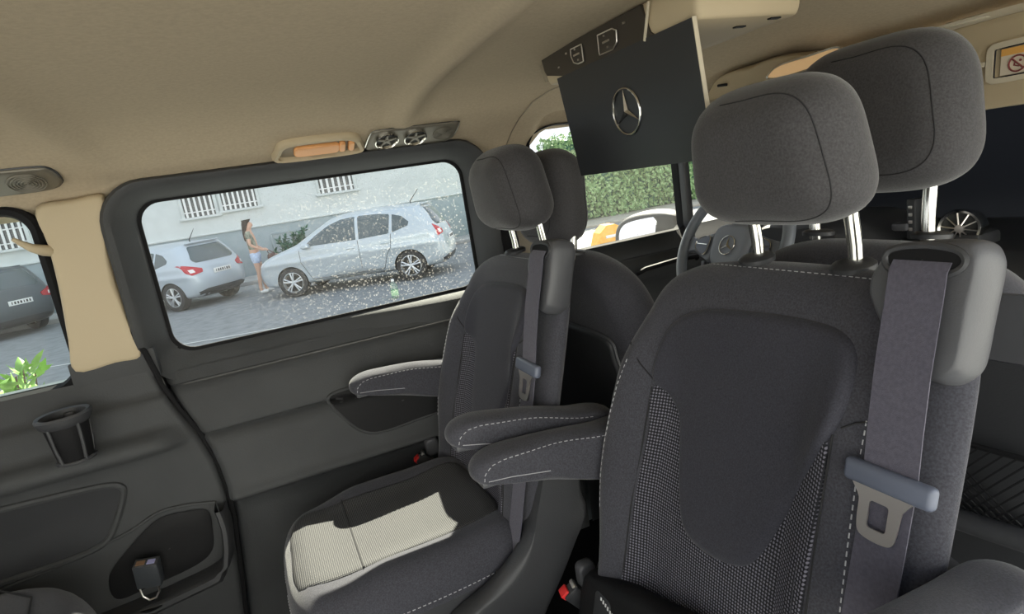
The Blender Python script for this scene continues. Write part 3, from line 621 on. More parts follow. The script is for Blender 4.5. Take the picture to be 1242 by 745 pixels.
def csurf(q):
    # height of the cushion surface with its rounded rim
    best = min((Vector((p.x, p.y)) - q).length for p in CO); f = math.sqrt(max(0, 1 - (1 - min(best / 0.055, 1)) ** 2)); t_ = cush_top(q.x, q.y); return (t_ + 0.925) / 2 + (t_ - 0.925) / 2 * f
for d, o_ in ((0, -0.003), (0.3, 0.0015), (1.0, 0.0035)):
    rows.append([(C_ + (p - C_) * (1 - 0.010 * d / (p - C_).length), o_) for p in P_])
for j in range(1, 9): rows.append([(C_ + (p - C_) * 0.95 * (1 - j / 8.05), 0.0035) for p in P_])
G().loft([[Vector((q.x, q.y, csurf(q) + o_)) for q, o_ in r] for r in rows]).done('seat_panel', KNITS, seatc, angle=80, label='woven centre of the seat cushion')
G().tube([Vector((0.155, y, csurf(Vector((0.155, y))) + 0.0032)) for y in [0.447 + 0.0295 * i for i in range(11)]], 0.0018, 6).done('cross_seam', SEAM, seatc)
pp = resample(spl([(p.x, p.y) for p in CO[::5]], 5), 120)
ssp = []
for p in pp:
    v = Vector(p) - Vector((0.25, 0.592)); ssp.append(Vector((p.x, p.y, 0.985)) + Vector((v.x, v.y, 0)).normalized() * 0.0005)
stitches('stitching', ssp[:118], seatc)
g = G(); sk = []
for z, k in ((0.97, 0.985), (0.93, 0.985), (0.85, 0.94), (0.75, 0.88), (0.64, 0.84), (0.575, 0.84)):
    sk.append([Vector((0.25 + (p.x - 0.25) * k, 0.592 + (p.y - 0.592) * k, z)) for p in CO])
g.loft(sk, True, True).done('seat_skirt', PL2, rseat, angle=70)
for y in (0.43, 0.76): G().box((0.26, y, 0.582), (0.50, 0.05, 0.024), 0.005).done('floor_rail', PL, rseat)
# the second seat stands beside it, a hand further back
lseat = copy_tree(rseat); lseat.location = SR + Vector((-0.10, 0.63, 0)); ORG[lseat.name] = lseat.location
lseat['label'] = 'charcoal rear-facing seat beside the sliding door window, its grey cushion lit by the sun'
def kid(o, nm): return [c for c in o.children if c.name.split('.')[0] == nm]
for a in kid(rseat, 'armrest'):
    if sum((Vector(c) for c in a.bound_box), Vector()).y / 8 < 0: a.location = (0.03, 0.012, 0.022)
for nm in ('seat',): kid(rseat, nm)[0].location.z = -0.115       # the near cushion is set lower
kid(rseat, 'seat_skirt')[0].scale.z = 0.78
for a in kid(lseat, 'armrest'):
    if sum((Vector(c) for c in a.bound_box), Vector()).y / 8 < 0:                 # its inner arm is folded a little higher
        th_ = 0.13; pv_ = Vector((0.55, 0, 1.20)) - SR; pv_.y = 0; a.rotation_euler = (0, th_, 0)
        a.location = pv_ - Matrix.Rotation(th_, 3, 'Y') @ pv_ + Vector((0.075, 0.034, 0.004))
    else: a.location = (0, -0.022, 0.012)
kid(lseat, 'buckle')[0].location = (0, 0.01, 0.05)
kid(lseat, 'hinge_cover')[0].location = (0.05, 0, -0.10)
# ---- front seats (we see their backs)
def front_seat(label, X, Y, Z, width, pocket, gname, hr_c, posts, hr_hw):
    s = thing('front_seat', label, 'seat', (X + 0.3, Y, 0.57), gname)
    hw = width / 2
    ol = spl([(hw * 0.93, 0.95), (hw * 1.0, 1.1), (hw * 1.02, 1.25), (hw * 0.98, 1.38), (hw * 0.86, 1.46), (hw * 0.66, Z - 0.03), (hw * 0.36, Z - 0.004), (0, Z), (-hw * 0.36, Z - 0.004), (-hw * 0.66, Z - 0.03), (-hw * 0.86, 1.46), (-hw * 0.98, 1.38), (-hw * 1.02, 1.25), (-hw, 1.1), (-hw * 0.93, 0.95), (-hw * 0.8, 0.85), (hw * 0.8, 0.85)], 5)
    lean = lambda z: 0.16 * (Z - z)
    b = G().pillow(ol, lambda a, h, t: Vector((X + lean(h) + 0.055 + t, Y + a, h)), lambda a, h: 0.055, lambda a, h: -0.055 - 0.015 * (1 - (a / hw) ** 2), 0.05, c=(0, 1.22), inner=6).done('backrest', FAB, s, angle=80)
    sx = lambda a, h: X + lean(h) - 0.015 * (1 - (a / hw) ** 2)
    if pocket:
        bd = [[Vector((sx(a, z) - 0.006, Y + a, z)) for a in [hw * 0.93 * (1 - 2 * i / 20) for i in range(21)]] for z in (1.497, 1.49, 1.42, 1.41)]
        G().loft(bd, False).done('upper_band', PLG, b)
        G().tube([Vector((sx(a, 1.497) - 0.006, Y + a, 1.498)) for a in [hw * 0.93 * (1 - 2 * i / 20) for i in range(21)]], 0.003, 6).done('band_edge', PLG, b)
        pn = [[Vector((sx(a, z) - 0.004, Y + a, z)) for a in [hw * 0.93 * (1 - 2 * i / 20) for i in range(21)]] for z in (1.408, 1.30, 1.16, 1.0)]
        G().loft(pn, False).done('back_panel', PL, b)
        net = G(); zt, zb = 1.285, 1.165; n = 34
        for i in range(n + 1):
            for sgn in (1, -1):
                a0 = hw * 0.92 * (1 - 2 * i / n); pts = []
                for k in range(7):
                    a = a0 + sgn * 0.10 * k / 6
                    if abs(a) > hw * 0.93: break
                    z = zb + (zt - zb) * k / 6; pts.append(Vector((sx(a, z) - 0.020 - 0.012 * math.sin(k / 6 * 2.6), Y + a, z)))
                if len(pts) > 1: net.tube(pts, 0.0014, 4, cap=False)
        pk = net.done('pocket_net', RUB, b); pk['kind'] = 'stuff'
        G().tube([Vector((sx(a, zt) - 0.022, Y + a, zt)) for a in [hw * 0.93 * (1 - 2 * i / 20) for i in range(21)]], 0.004, 6).done('pocket_elastic', RUB, b)
        G().tube([Vector((sx(a, zb) - 0.030, Y + a, zb - 0.008 + 0.01 * (a / hw) ** 2)) for a in [hw * 0.95 * (1 - 2 * i / 20) for i in range(21)]], 0.016, 10).done('pocket_rim', PL2, b)
    else:
        po = spl([(hw * 0.62, 1.36), (hw * 0.78, 1.30), (hw * 0.84, 1.15), (hw * 0.8, 0.98), (-hw * 0.8, 0.98), (-hw * 0.84, 1.15), (-hw * 0.78, 1.30), (-hw * 0.62, 1.36)], 6)
        G().pillow(po, lambda a, h, t: Vector((sx(a, h) - t, Y + a, h)), lambda a, h: 0.016, lambda a, h: -0.01, 0.012, c=(0, 1.16), inner=4).done('back_shell', PL, b)
        G().tube([Vector((sx(p.x, p.y) - 0.006, Y + p.x, p.y)) for p in po], 0.004, 6, True).done('shell_piping', PLG, b)
    G().pillow(rrect(X + 0.12, X + 0.62, Y - hw, Y + hw, 0.08), lambda a, c_, t: Vector((a, c_, t)), lambda a, c_: 1.03, lambda a, c_: 0.88, 0.05).done('seat', FAB, s)
    G().box((X + 0.35, Y, 0.735), (0.40, width * 0.8, 0.33), 0.03).done('seat_base', PL, s)
    headrest(s, hr_c, hr_hw, 0.112, 0.105, -1, posts, (hr_c[0] + 0.0, hr_c[2] - 0.06), FABG, 0.009, (hr_c[0] - 0.005, Z + 0.003), 0.10)
    return s
pas = front_seat('charcoal front passenger seat with a net pocket on its back', 0.79, 0.625, 1.548, 0.52, True, 'front seats', (0.885, 0.632, 1.725), (0.735, 0.548), 0.140)
drv = front_seat('charcoal driver seat facing the steering wheel', 0.630, 1.255, 1.535, 0.50, False, 'front seats', (0.655, 1.270, 1.660), (1.33, 1.18), 0.106)
# ---- third row: only its front corner shows
bn = thing('bench_seat', 'black fabric bench seat corner under the side panel tray', 'seat', (-0.8, 1.1, 0.57))
bo = spl([(-0.405, 1.0), (-0.408, 1.15), (-0.42, 1.27), (-0.455, 1.36), (-0.52, 1.425), (-0.62, 1.455), (-0.8, 1.465), (-1.0, 1.46), (-1.05, 1.1), (-1.0, 0.5), (-0.7, 0.45), (-0.45, 0.48), (-0.41, 0.7)], 6)
bs = G().pillow(bo, lambda a, b, t: Vector((a, b, t)), lambda a, b: 1.085, lambda a, b: 0.86, 0.07, c=(-0.7, 1.0), inner=6).done('seat', FAB, bn, angle=80)
G().tube([Vector((x, y, 1.0875)) for x, y in [(-0.50, 1.0), (-0.505, 1.2), (-0.53, 1.33), (-0.60, 1.40), (-0.8, 1.42)]], 0.0018, 6).done('seam', SEAM, bs)
G().box((-0.75, 0.98, 0.715), (0.5, 0.85, 0.29), 0.03).done('seat_base', PL, bn)
bb = spl([(0.45, 1.0), (0.47, 1.3), (0.40, 1.55), (-0.4, 1.55), (-0.47, 1.3), (-0.45, 1.0)], 6)
G().pillow(bb, lambda a, h, t: Vector((-1.05 - t - 0.2 * (h - 1.0), 0.98 + a, h)), lambda a, h: 0.06, lambda a, h: -0.05, 0.05, c=(0, 1.28)).done('backrest', FAB, bn)
# ================================================================ things fixed in the cabin
HB = Vector((0, -0.885, 0.466)); HN = Vector((0, -0.466, -0.885)); HO = Vector((0, 1.535, 1.8665))
def HL(a, b, t): return HO + Vector((a, 0, 0)) + HB * b + HN * t
# overhead lamp with an amber lens
lt = thing('ceiling_lamp', 'beige reading lamp recess with amber lens above the long side window', 'lamp', HL(0.195, 0, 0))
arch = spl([(0.094, -0.030), (0.094, 0.004), (0.104, 0.030), (0.130, 0.042), (0.20, 0.045), (0.262, 0.042), (0.288, 0.030), (0.298, 0.004), (0.298, -0.030), (0.20, -0.036)], 6)
inn = spl([(0.106, -0.027), (0.107, 0.002), (0.116, 0.020), (0.140, 0.028), (0.20, 0.030), (0.252, 0.028), (0.276, 0.018), (0.285, 0.0), (0.286, -0.027), (0.20, -0.030)], 6)
A, Bq = [Vector(p) for p in arch], [Vector(p) for p in inn]
g = G().loft([[HL(p.x, p.y, 0.0) for p in A], [HL(p.x, p.y, 0.010) for p in A], [HL(p.x + (q.x - p.x) * 0.35, p.y + (q.y - p.y) * 0.35, 0.016) for p, q in zip(A, Bq)], [HL(p.x, p.y, 0.014) for p in Bq], [HL(p.x, p.y, 0.002) for p in Bq]]); g.done('frame', BEIGE, lt, angle=60)
C0 = Vector((0.196, 0.0)); G().loft([[HL(C0.x + (p.x - C0.x) * k, C0.y + (p.y - C0.y) * k, 0.003) for p in Bq] for k in (1, 0.5, 0.02)]).done('recess', BEIGED, lt)
G().pillow(rrect(0.136, 0.244, -0.024, 0.012, 0.010, 4), HL, lambda a, b: 0.012, lambda a, b: 0.002, 0.006, inner=2).done('lens', AMBER, lt)
for x in (0.250, 0.272): G().pillow(spl([(x - 0.008, -0.018), (x - 0.008, 0.010), (x, 0.016), (x + 0.007, 0.010), (x + 0.007, -0.018), (x, -0.022)], 4), HL, lambda a, b: 0.014, lambda a, b: 0.002, 0.006, inner=2).done('switch', AMBER, lt)
# air vents and small speaker in one panel
VENTM = M('vent_panel_grey', (0.16, 0.145, 0.115), 0.35, 0.3); VDARK = M('vent_dark', (0.018, 0.018, 0.017), 0.5)
vp = thing('air_vent_panel', 'grey panel of two round air vents and a speaker over the window', 'air vent', HL(0.427, 0.003, 0))
pv = spl([(0.312, -0.036), (0.309, -0.020), (0.317, 0.026), (0.326, 0.040), (0.36, 0.043), (0.50, 0.043), (0.540, 0.041), (0.547, 0.028), (0.543, -0.015), (0.532, -0.034), (0.50, -0.040), (0.36, -0.040)], 6)
bez = G().pillow(pv, HL, lambda a, b: 0.010, lambda a, b: -0.004, 0.008, c=(0.427, 0.002), inner=5).done('bezel', VENTM, vp, angle=60)
G().tube([HL(p.x, p.y, 0.004) for p in pv], 0.0022, 6, True).done('bezel_rim', CHROME, vp)
for x in (0.358, 0.432):
    g = G().lathe([(0.030, 0.009), (0.030, 0.016), (0.0275, 0.017), (0.025, 0.012), (0.024, 0.008)], HL(x, 0.002, 0), HN, 36, cap=False); v = g.done('vent', CHROME, vp)
    G().lathe([(0.0, 0.0102), (0.026, 0.0102)], HL(x, 0.002, 0), HN, 30, cap=False).done('vent_opening', VDARK, v)
    g = G()
    for i in range(5):
        a = math.radians(18 + 72 * i); d = Vector((math.cos(a), 0, 0)) + HB * math.sin(a); e = Vector((-math.sin(a), 0, 0)) + HB * math.cos(a); c = HL(x, 0.002, 0.0135)
        g.add([c + e * 0.004 + d * 0.004, c - e * 0.004 + d * 0.004, c + d * 0.026 - e * 0.0012, c + d * 0.026 + e * 0.0012, c + e * 0.004 + d * 0.004 - HN * 0.003, c - e * 0.004 + d * 0.004 - HN * 0.003, c + d * 0.026 - e * 0.0015 - HN * 0.003, c + d * 0.026 + e * 0.0015 - HN * 0.003], [(0, 1, 2, 3), (4, 7, 6, 5), (0, 4, 5, 1), (1, 5, 6, 2), (2, 6, 7, 3), (3, 7, 4, 0)])
    g.lathe([(0.0, 0.015), (0.005, 0.0145), (0.006, 0.011)], HL(x, 0.002, 0), HN, 14, cap=False)
    g.done('vanes', VENTM, v)
def grille(x, b, r, par, nm='speaker_grille'):
    g = G()
    for k in range(6): g.lathe([(r * (k + 0.35) / 6, 0.0105), (r * (k + 0.5) / 6, 0.0122), (r * (k + 0.85) / 6, 0.0122), (r * (k + 1.0) / 6, 0.0105)], HL(x, b, 0), HN, 32, cap=False)
    return g.done(nm, VENTM, par)
grille(0.506, 0.003, 0.027, vp)
sp = thing('ceiling_speaker', 'grey oblong speaker panel above the quarter window', 'speaker', HL(-0.45, 0.01, 0))
ps = spl([(-0.335, -0.022), (-0.327, 0.0), (-0.335, 0.036), (-0.36, 0.048), (-0.46, 0.050), (-0.60, 0.050), (-0.62, 0.01), (-0.60, -0.036), (-0.46, -0.038), (-0.36, -0.034)], 6)
G().pillow(ps, HL, lambda a, b: 0.010, lambda a, b: -0.004, 0.010, c=(-0.46, 0.006), inner=4).done('bezel', VENTM, sp, angle=60)
G().tube([HL(p.x, p.y, 0.003) for p in ps], 0.0025, 6, True).done('bezel_rim', PL, sp)
grille(-0.385, 0.004, 0.034, sp)
# ---- flip-down screen
fs = thing('flip_down_screen', 'black flip-down screen with a star emblem under a beige ceiling console', 'screen', (0.68, 0.92, 1.95))
g = G().pillow(rrect(0.628, 0.83, 0.700, 1.166, 0.012, 4), lambda a, b, t: Vector((a, b, t)), lambda a, b: 1.9512, lambda a, b: 1.8945, 0.010, inner=3); g.done('housing', BEIGE, fs, angle=50)
ctl = [(1.165, 1.946), (1.02, 1.9505), (0.822, 1.949), (0.806, 1.905), (0.790, 1.893), (1.03, 1.8955), (1.085, 1.8985), (1.150, 1.9125), (1.158, 1.922)]
cs = G().prism([(0.6245, y, z) for y, z in ctl], (0.012, 0, 0)).done('control_strip', PIANO, fs)
G().box((0.6225, 0.808, 1.921), (0.004, 0.004, 0.056), 0.001, (0.35, 0, 0)).done('strip_edge', BEIGE2, fs)
g = G().prism([(0.632, 1.190, 1.940), (0.632, 1.160, 1.946), (0.632, 1.158, 1.912), (0.632, 1.085, 1.897), (0.632, 1.10, 1.893), (0.632, 1.176, 1.905)], (0.17, 0, 0)); g.done('housing_end', BEIGED, fs)
bfr = lambda y, z, t: Vector((0.6245 - t, y, z))
for (o1) in ([(1.040, 1.937), (1.000, 1.9365), (1.000, 1.9065), (1.020, 1.9068), (1.034, 1.912), (1.041, 1.925)], [(0.945, 1.937), (0.900, 1.936), (0.888, 1.930), (0.890, 1.912), (0.903, 1.9035), (0.945, 1.9045)]):
    ow = resample(o1, 40); cc = sum((Vector(p) for p in ow), Vector((0, 0))) / 40
    bt = G().loft([[bfr(cc.x + (p.x - cc.x) * k, cc.y + (p.y - cc.y) * k, t) for p in ow] for k, t in ((1, 0), (0.98, 0.003), (0.5, 0.004), (0.02, 0.004))]).done('button', PIANO, fs)
    G().tube([bfr(p.x, p.y, 0.003) for p in ow], 0.0012, 6, True).done('button_rim', STEEL, bt)
    g = G(); g.box(bfr(cc.x, cc.y, 0.005), (0.002, 0.020, 0.003)); g.box(bfr(cc.x + 0.004, cc.y + 0.010, 0.005), (0.002, 0.003, 0.003)); g.box(bfr(cc.x - 0.004, cc.y - 0.010, 0.005), (0.002, 0.003, 0.003)); g.done('button_symbol', STEEL, bt)
for y, z, d in ((0.868, 1.936, 0.006), (1.096, 1.917, 0.004), (1.062, 1.935, 0.004)): G().box(bfr(y, z, 0.001), (0.002, d, 0.003)).done('indicator', STEEL, fs)
def SP(y, v, t): return Vector((0.629 + 0.018 * v, y, 1.899 - 0.196 * v)) + Vector((-0.9958, 0, -0.0914)) * t
pnl = G()
pn = [(1.108, 0.0), (0.708, 0.0), (0.708, 1.0), (1.093, 1.0)]
pnl.add([SP(y, v, 0.006) for y, v in pn] + [SP(y, v, 0.0) for y, v in pn], [(0, 1, 2, 3), (7, 6, 5, 4), (0, 4, 5, 1), (1, 5, 6, 2), (2, 6, 7, 3), (3, 7, 4, 0)])
scr = pnl.done('screen_panel', SCREEN, fs, smooth=False)
G().box(SP(0.7072, 0.5, 0.003), (0.0075, 0.002, 0.199), 0.0006, (0, -0.0916, 0)).done('edge_trim', BEIGE2, fs)
g = G(); emblem(g, SP(0.897, 0.50, 0.0075), (0, -1, 0), (-0.0914, 0, 0.9958), 0.0385, (-1, 0, 0)); g.done('emblem', CHROME, scr)
for x, y in ((0.70, 0.80), (0.76, 0.76), (0.79, 0.72)): G().box((x, y, 1.8935), (0.02, 0.008, 0.002)).done('latch_slot', DARKP, fs)
# ---- cup holder clipped to the side panel
ch = thing('cup_holder', 'round black cup holder clipped to the side panel under the quarter window', 'cup holder', (-0.455, 1.50, 1.28))
cx, cy = -0.440, 1.490
G().lathe([(0.042, 1.385), (0.049, 1.387), (0.052, 1.382), (0.050, 1.374), (0.046, 1.366), (0.041, 1.362), (0.040, 1.374), (0.042, 1.385)], (cx, cy, 0), (0, 0, 1), 40, cap=False).done('rim', PL2, ch)
g = G().lathe([(0.0, 1.284), (0.030, 1.284), (0.033, 1.288), (0.041, 1.366)], (cx, cy, 0), (0, 0, 1), 36, cap=False); g.lathe([(0.0385, 1.366), (0.031, 1.292), (0.0, 1.290)], (cx, cy, 0), (0, 0, 1), 36, cap=False); g.done('cup', DARKP, ch)
for an in (-0.55, 0.75, 2.2):
    G().tube([(cx + 0.043 * math.sin(an), cy - 0.043 * math.cos(an), 1.366), (cx + 0.040 * math.sin(an), cy - 0.040 * math.cos(an), 1.32), (cx + 0.034 * math.sin(an), cy - 0.034 * math.cos(an), 1.283)], 0.0035, 8).done('strut', PL2, ch)
g = G(); g.tube([(cx + 0.034 * math.cos(a), cy + 0.034 * math.sin(a), 1.284) for a in [2 * math.pi * k / 32 for k in range(32)]], 0.004, 8, True); g.done('base_ring', PL2, ch)
G().box((cx, cy + 0.042, 1.352), (0.022, 0.014, 0.052), 0.004).done('clip', PL, ch)
# ---- charger standing in the tray
pc = thing('phone_charger', 'small dark charger block plugged into the side panel tray', 'charger', (-0.392, 1.515, 0.90))
cm = Euler((0.16, 0.12, -0.15)).to_matrix()
def cp(x, y, z): return Vector((-0.384, 1.505, 0.968)) + cm @ Vector((x, y, z))
body = G().box(cp(0, 0, 0), (0.052, 0.030, 0.060), 0.004, cm).done('body', M('charger_grey', (0.055, 0.06, 0.068), 0.35), pc)
tp_ = G().box(cp(0, 0, 0.031), (0.050, 0.028, 0.003), 0.001, cm).done('top_frame', PLG, pc)
g = G(); g.box(cp(-0.011, -0.002, 0.033), (0.018, 0.014, 0.002), 0, cm); g.done('socket', M('copper', (0.55, 0.33, 0.2), 0.4, 0.6), tp_)
g = G(); g.box(cp(0.011, -0.002, 0.033), (0.016, 0.014, 0.002), 0, cm); g.done('socket', M('lilac_plastic', (0.45, 0.45, 0.75), 0.4), tp_)
g = G(); g.tube([cp(-0.02, -0.012, -0.03), cp(-0.016, -0.016, -0.048), cp(-0.004, -0.018, -0.060), cp(0.010, -0.016, -0.058), cp(0.018, -0.012, -0.044), cp(0.018, -0.010, -0.03)], 0.0022, 8); g.done('cable', STEEL, pc)
G().lathe([(0.0, 0.0), (0.034, 0.0), (0.036, 0.004), (0.0, 0.006)], (-0.395, 1.520, 0.884), (0, 0, 1), 28, cap=False).done('plug', DARKP, pc)
# ---- coat hook
hk = thing('coat_hook', 'small beige coat hook on the pillar edge at the quarter window', 'hook', (-0.405, 1.575, 1.735))
g = G(); g.tube([(-0.395, 1.582, 1.72), (-0.405, 1.570, 1.724), (-0.420, 1.560, 1.732), (-0.434, 1.553, 1.745), (-0.444, 1.548, 1.756)], [0.012, 0.012, 0.009, 0.006, 0.004], 10); g.done('hook', BEIGE, hk)
# ---- door mirror outside the front left window
dm = thing('door_mirror', 'dark door mirror outside the front left window', 'mirror', (1.33, 1.70, 1.42))
mo = spl([(1.178, 1.40), (1.164, 1.445), (1.173, 1.495), (1.215, 1.524), (1.29, 1.534), (1.38, 1.524), (1.455, 1.490), (1.475, 1.43), (1.45, 1.37), (1.36, 1.372), (1.25, 1.378), (1.195, 1.380)], 6)
MN = Vector((-0.95, -0.32, 0.10)).normalized()                # the glass faces back along the van
def mirp(a, b, t):
    y = 1.89 / (a / 1.82 + 0.337); z = 1.72 + (b - 1.72) * y / 1.82
    return Vector((1.89 - 0.337 * y + 0.105 * (z - 1.45), y, z)) - MN * t
G().pillow(mo, mirp, lambda a, b: 0.11 - 0.30 * abs(a - 1.32), lambda a, b: -0.006, 0.03, c=(1.31, 1.45), inner=4).done('housing', PL2, dm, angle=70)
mg = spl([(1.205, 1.412), (1.196, 1.450), (1.203, 1.482), (1.232, 1.500), (1.30, 1.504), (1.352, 1.496), (1.352, 1.440), (1.345, 1.402), (1.28, 1.404), (1.23, 1.405)], 6)
cg = Vector((1.275, 1.452)); G().loft([[mirp(cg.x + (p.x - cg.x) * k, cg.y + (p.y - cg.y) * k, o_) for p in mg] for k, o_ in ((1.04, -0.004), (1.0, -0.008), (0.5, -0.008), (0.02, -0.008))]).done('mirror_glass', MIRR, dm, smooth=False)
G().tube([(1.40, 1.80, 1.40), (1.39, 1.72, 1.415), (1.37, 1.66, 1.43)], 0.025, 10).done('arm', PL, dm)
# ---- steering wheel
sw = thing('steering_wheel', 'dark steering wheel with star emblem beyond the driver seat', 'steering wheel', (1.16, 1.25, 1.457))
an_ = Vector((-0.88, 0, 0.475)); au = Vector((0.475, 0, 0.88)); ar = Vector((0, -1, 0)); wc = Vector((1.16, 1.245, 1.452))
def SWP(x, y, t): return wc + ar * x + au * y + an_ * t
WR = M('wheel_leather', (0.17, 0.185, 0.21), 0.4); WH = M('wheel_hub', (0.22, 0.235, 0.265), 0.45)
G().tube([SWP(0.182 * math.cos(a), 0.182 * math.sin(a), 0.0) for a in [2 * math.pi * k / 72 for k in range(72)]], 0.0150, 12, True).done('rim', WR, sw)
hub = G().pillow(spl([(-0.072, 0.02), (-0.064, 0.052), (-0.03, 0.066), (0.03, 0.066), (0.064, 0.052), (0.072, 0.02), (0.062, -0.04), (0.03, -0.066), (-0.03, -0.066), (-0.062, -0.04)], 5), SWP, lambda a, b: 0.012, lambda a, b: -0.035, 0.02).done('hub', WH, sw, angle=70)
g = G(); emblem(g, SWP(0, 0.0, 0.014), ar, au, 0.026, an_); g.done('emblem', CHROME, hub)
for s in (-1, 1):
    k = G().pillow(spl([(s * 0.066, 0.035), (s * 0.11, 0.03), (s * 0.150, 0.022), (s * 0.172, 0.025), (s * 0.172, -0.018), (s * 0.140, -0.020), (s * 0.10, -0.036), (s * 0.066, -0.042)], 4), SWP, lambda a, b: -0.002, lambda a, b: -0.022, 0.01).done('spoke', WR, sw, angle=70)
    pdn = G().pillow(spl([(s * 0.084, 0.024), (s * 0.128, 0.018), (s * 0.132, -0.010), (s * 0.09, -0.026)], 4), SWP, lambda a, b: 0.003, lambda a, b: -0.003, 0.004, inner=2).done('button_pad', PLB, k)
    g = G(); g.tube([SWP(s * 0.088, 0.002, 0.0034), SWP(s * 0.13, 0.004, 0.0034)], 0.0015, 5); g.tube([SWP(p[0], p[1], 0.002) for p in spl([(s * 0.084, 0.024), (s * 0.128, 0.018), (s * 0.132, -0.010), (s * 0.09, -0.026)], 4)], 0.0013, 5, True); g.done('pad_trim', CHROME, pdn)
    G().box(SWP(s * 0.075, -0.10, -0.012), (0.014, 0.016, 0.12), 0.004, Matrix((an_, ar, (au + ar * (s * 0.35)).normalized())).transposed()).done('spoke', PLG, sw)
G().tube([wc - an_ * 0.02, wc - an_ * 0.16], 0.035, 14).done('column', PL, sw)
G().tube([SWP(-0.06, 0.01, -0.06), SWP(-0.155, 0.045, -0.07)], 0.007, 8).done('stalk', PL, sw)
# ---- dashboard
db = thing('dashboard', 'dark dashboard with a round air vent beyond the front seats', 'dashboard', (1.6, 0.85, 1.2))
pr = spl([(1.44, 1.00), (1.41, 1.18), (1.43, 1.32), (1.475, 1.385), (1.55, 1.405), (1.75, 1.412), (1.86, 1.40), (1.92, 1.2), (1.9, 1.0)], 5)
G().loft([[Vector((p.x, y, p.y)) for p in pr] for y in (0.10, 0.12, 0.8, 1.5, 1.57)], True, True).done('body', PL, db, angle=60)
G().pillow(spl([(1.06, 1.36), (1.07, 1.43), (1.14, 1.475), (1.25, 1.485), (1.36, 1.475), (1.43, 1.43), (1.44, 1.36)], 5), lambda a, b, t: Vector((1.42 - t, a, b)), lambda a, b: 0.03, lambda a, b: -0.3, 0.03, c=(1.25, 1.42)).done('instrument_hood', PL2, db)
def dvent(y, z, nm='air_vent'):
    ax = Vector((-1, -0.25, 0.12)).normalized(); c = Vector((1.50, y, z))
    v = G().lathe([(0.044, -0.05), (0.046, 0.0), (0.042, 0.006), (0.037, 0.004), (0.036, -0.006)], c, ax, 36, cap=False).done(nm, CHROME, db)
    G().lathe([(0.0, -0.005), (0.037, -0.005)], c, ax, 30, cap=False).done('vent_opening', VDARK, v)
    g = G(); u = ax.orthogonal().normalized(); q = ax.cross(u)
    for i in range(10):
        a = 2 * math.pi * i / 10; d = u * math.cos(a) + q * math.sin(a); g.tube([c + d * 0.008 + ax * 0.002, c + d * 0.036 - ax * 0.002], 0.0018, 5)
    g.lathe([(0.0, 0.005), (0.009, 0.004), (0.010, -0.004)], c, ax, 16, cap=False); g.done('vanes', STEEL, v)
dvent(0.872, 1.446)
G().box((1.54, 0.872, 1.41), (0.09, 0.09, 0.05), 0.012).done('vent_base', PL, db)
st = G().box((1.50, 0.975, 1.47), (0.03, 0.022, 0.10), 0.004).done('switch_column', PL, db)
g = G()
for i in range(4): g.box((1.484, 0.975, 1.50 - 0.018 * i), (0.003, 0.009, 0.008), 0.001)
g.done('switch', STEEL, st)
G().box((1.49, 1.00, 1.452), (0.03, 0.04, 0.02), 0.006).done('mount', PLG, db)
# ---- folded-down sun visor with its warning sticker, console lamp at the header
sv = thing('sun_visor', 'beige sun visor with a framed sticker showing a maroon prohibition ring', 'sun visor', (1.30, 0.45, 1.86))
G().pillow(rrect(0.10, 0.80, 1.708, 1.868, 0.03, 5), lambda y, z, t: Vector((1.312 - t + 0.10 * (z - 1.79), y, z)), lambda a, b: 0.010, lambda a, b: -0.010, 0.012, inner=4).done('panel', BEIGE, sv, angle=70)
fo, fi = rrect(0.50, 0.709, 1.7515, 1.8225, 0.014, 5), rrect(0.508, 0.697, 1.7605, 1.8125, 0.004, 5)
fr_ = lambda y, z, t: Vector((1.302 - t + 0.10 * (z - 1.79), y, z))
plate(G(), fo, fi, fr_, 0.0, 0.006).done('mirror_frame', BEIGE2, sv)
G().tube([fr_(p.x, p.y, 0.004) for p in rrect(0.510, 0.695, 1.7615, 1.8115, 0.003, 4)], 0.0012, 6, True).done('frame_gap', SEAM, sv)
stk = G().add([fr_(y, z, 0.003) for y, z in ((0.686, 1.764), (0.52, 1.764), (0.52, 1.809), (0.686, 1.809))], [(0, 1, 2, 3)]).done('warning_sticker', M('sticker_cream', (0.68, 0.60, 0.48), 0.6), sv)
G().add([fr_(y, z, 0.0035) for y, z in ((0.686, 1.797), (0.52, 1.797), (0.52, 1.809), (0.686, 1.809))], [(0, 1, 2, 3)]).done('warning_band', M('sticker_orange', (0.75, 0.40, 0.10), 0.6), stk)
g = G(); pcn = Vector((0.659, 1.7805)); g.tube([fr_(pcn.x + 0.0135 * math.cos(a), pcn.y + 0.0135 * math.sin(a), 0.004) for a in [2 * math.pi * k / 32 for k in range(32)]], 0.0014, 6, True)
g.tube([fr_(pcn.x + 0.0095, pcn.y + 0.0095, 0.004), fr_(pcn.x - 0.0095, pcn.y - 0.0095, 0.004)], 0.0014, 6); g.done('no_entry_ring', M('sticker_maroon', (0.22, 0.05, 0.05), 0.6), stk)
g = G(); g.lathe([(0, 0.0005), (0.0022, 0.0005), (0.0022, 0)], fr_(0.655, 1.785, 0.0035), (-1, 0, 0), 12, cap=False); g.box(fr_(0.660, 1.7765, 0.0037), (0.0008, 0.007, 0.002), 0, (0.4, 0, 0)); g.box(fr_(0.664, 1.780, 0.0037), (0.0008, 0.002, 0.006), 0, (0.3, 0, 0)); g.done('seat_symbol', M('sticker_maroon2', (0.22, 0.05, 0.05), 0.6), stk)
G().box((1.302, 0.716, 1.790), (0.012, 0.012, 0.010), 0.003).done('visor_clip', BEIGE2, sv)
hd = thing('sunlit_header_strip', 'long pale strip imitating sun on the windscreen header behind the tallest headrest', 'trim', (1.30, 0.70, 1.876))
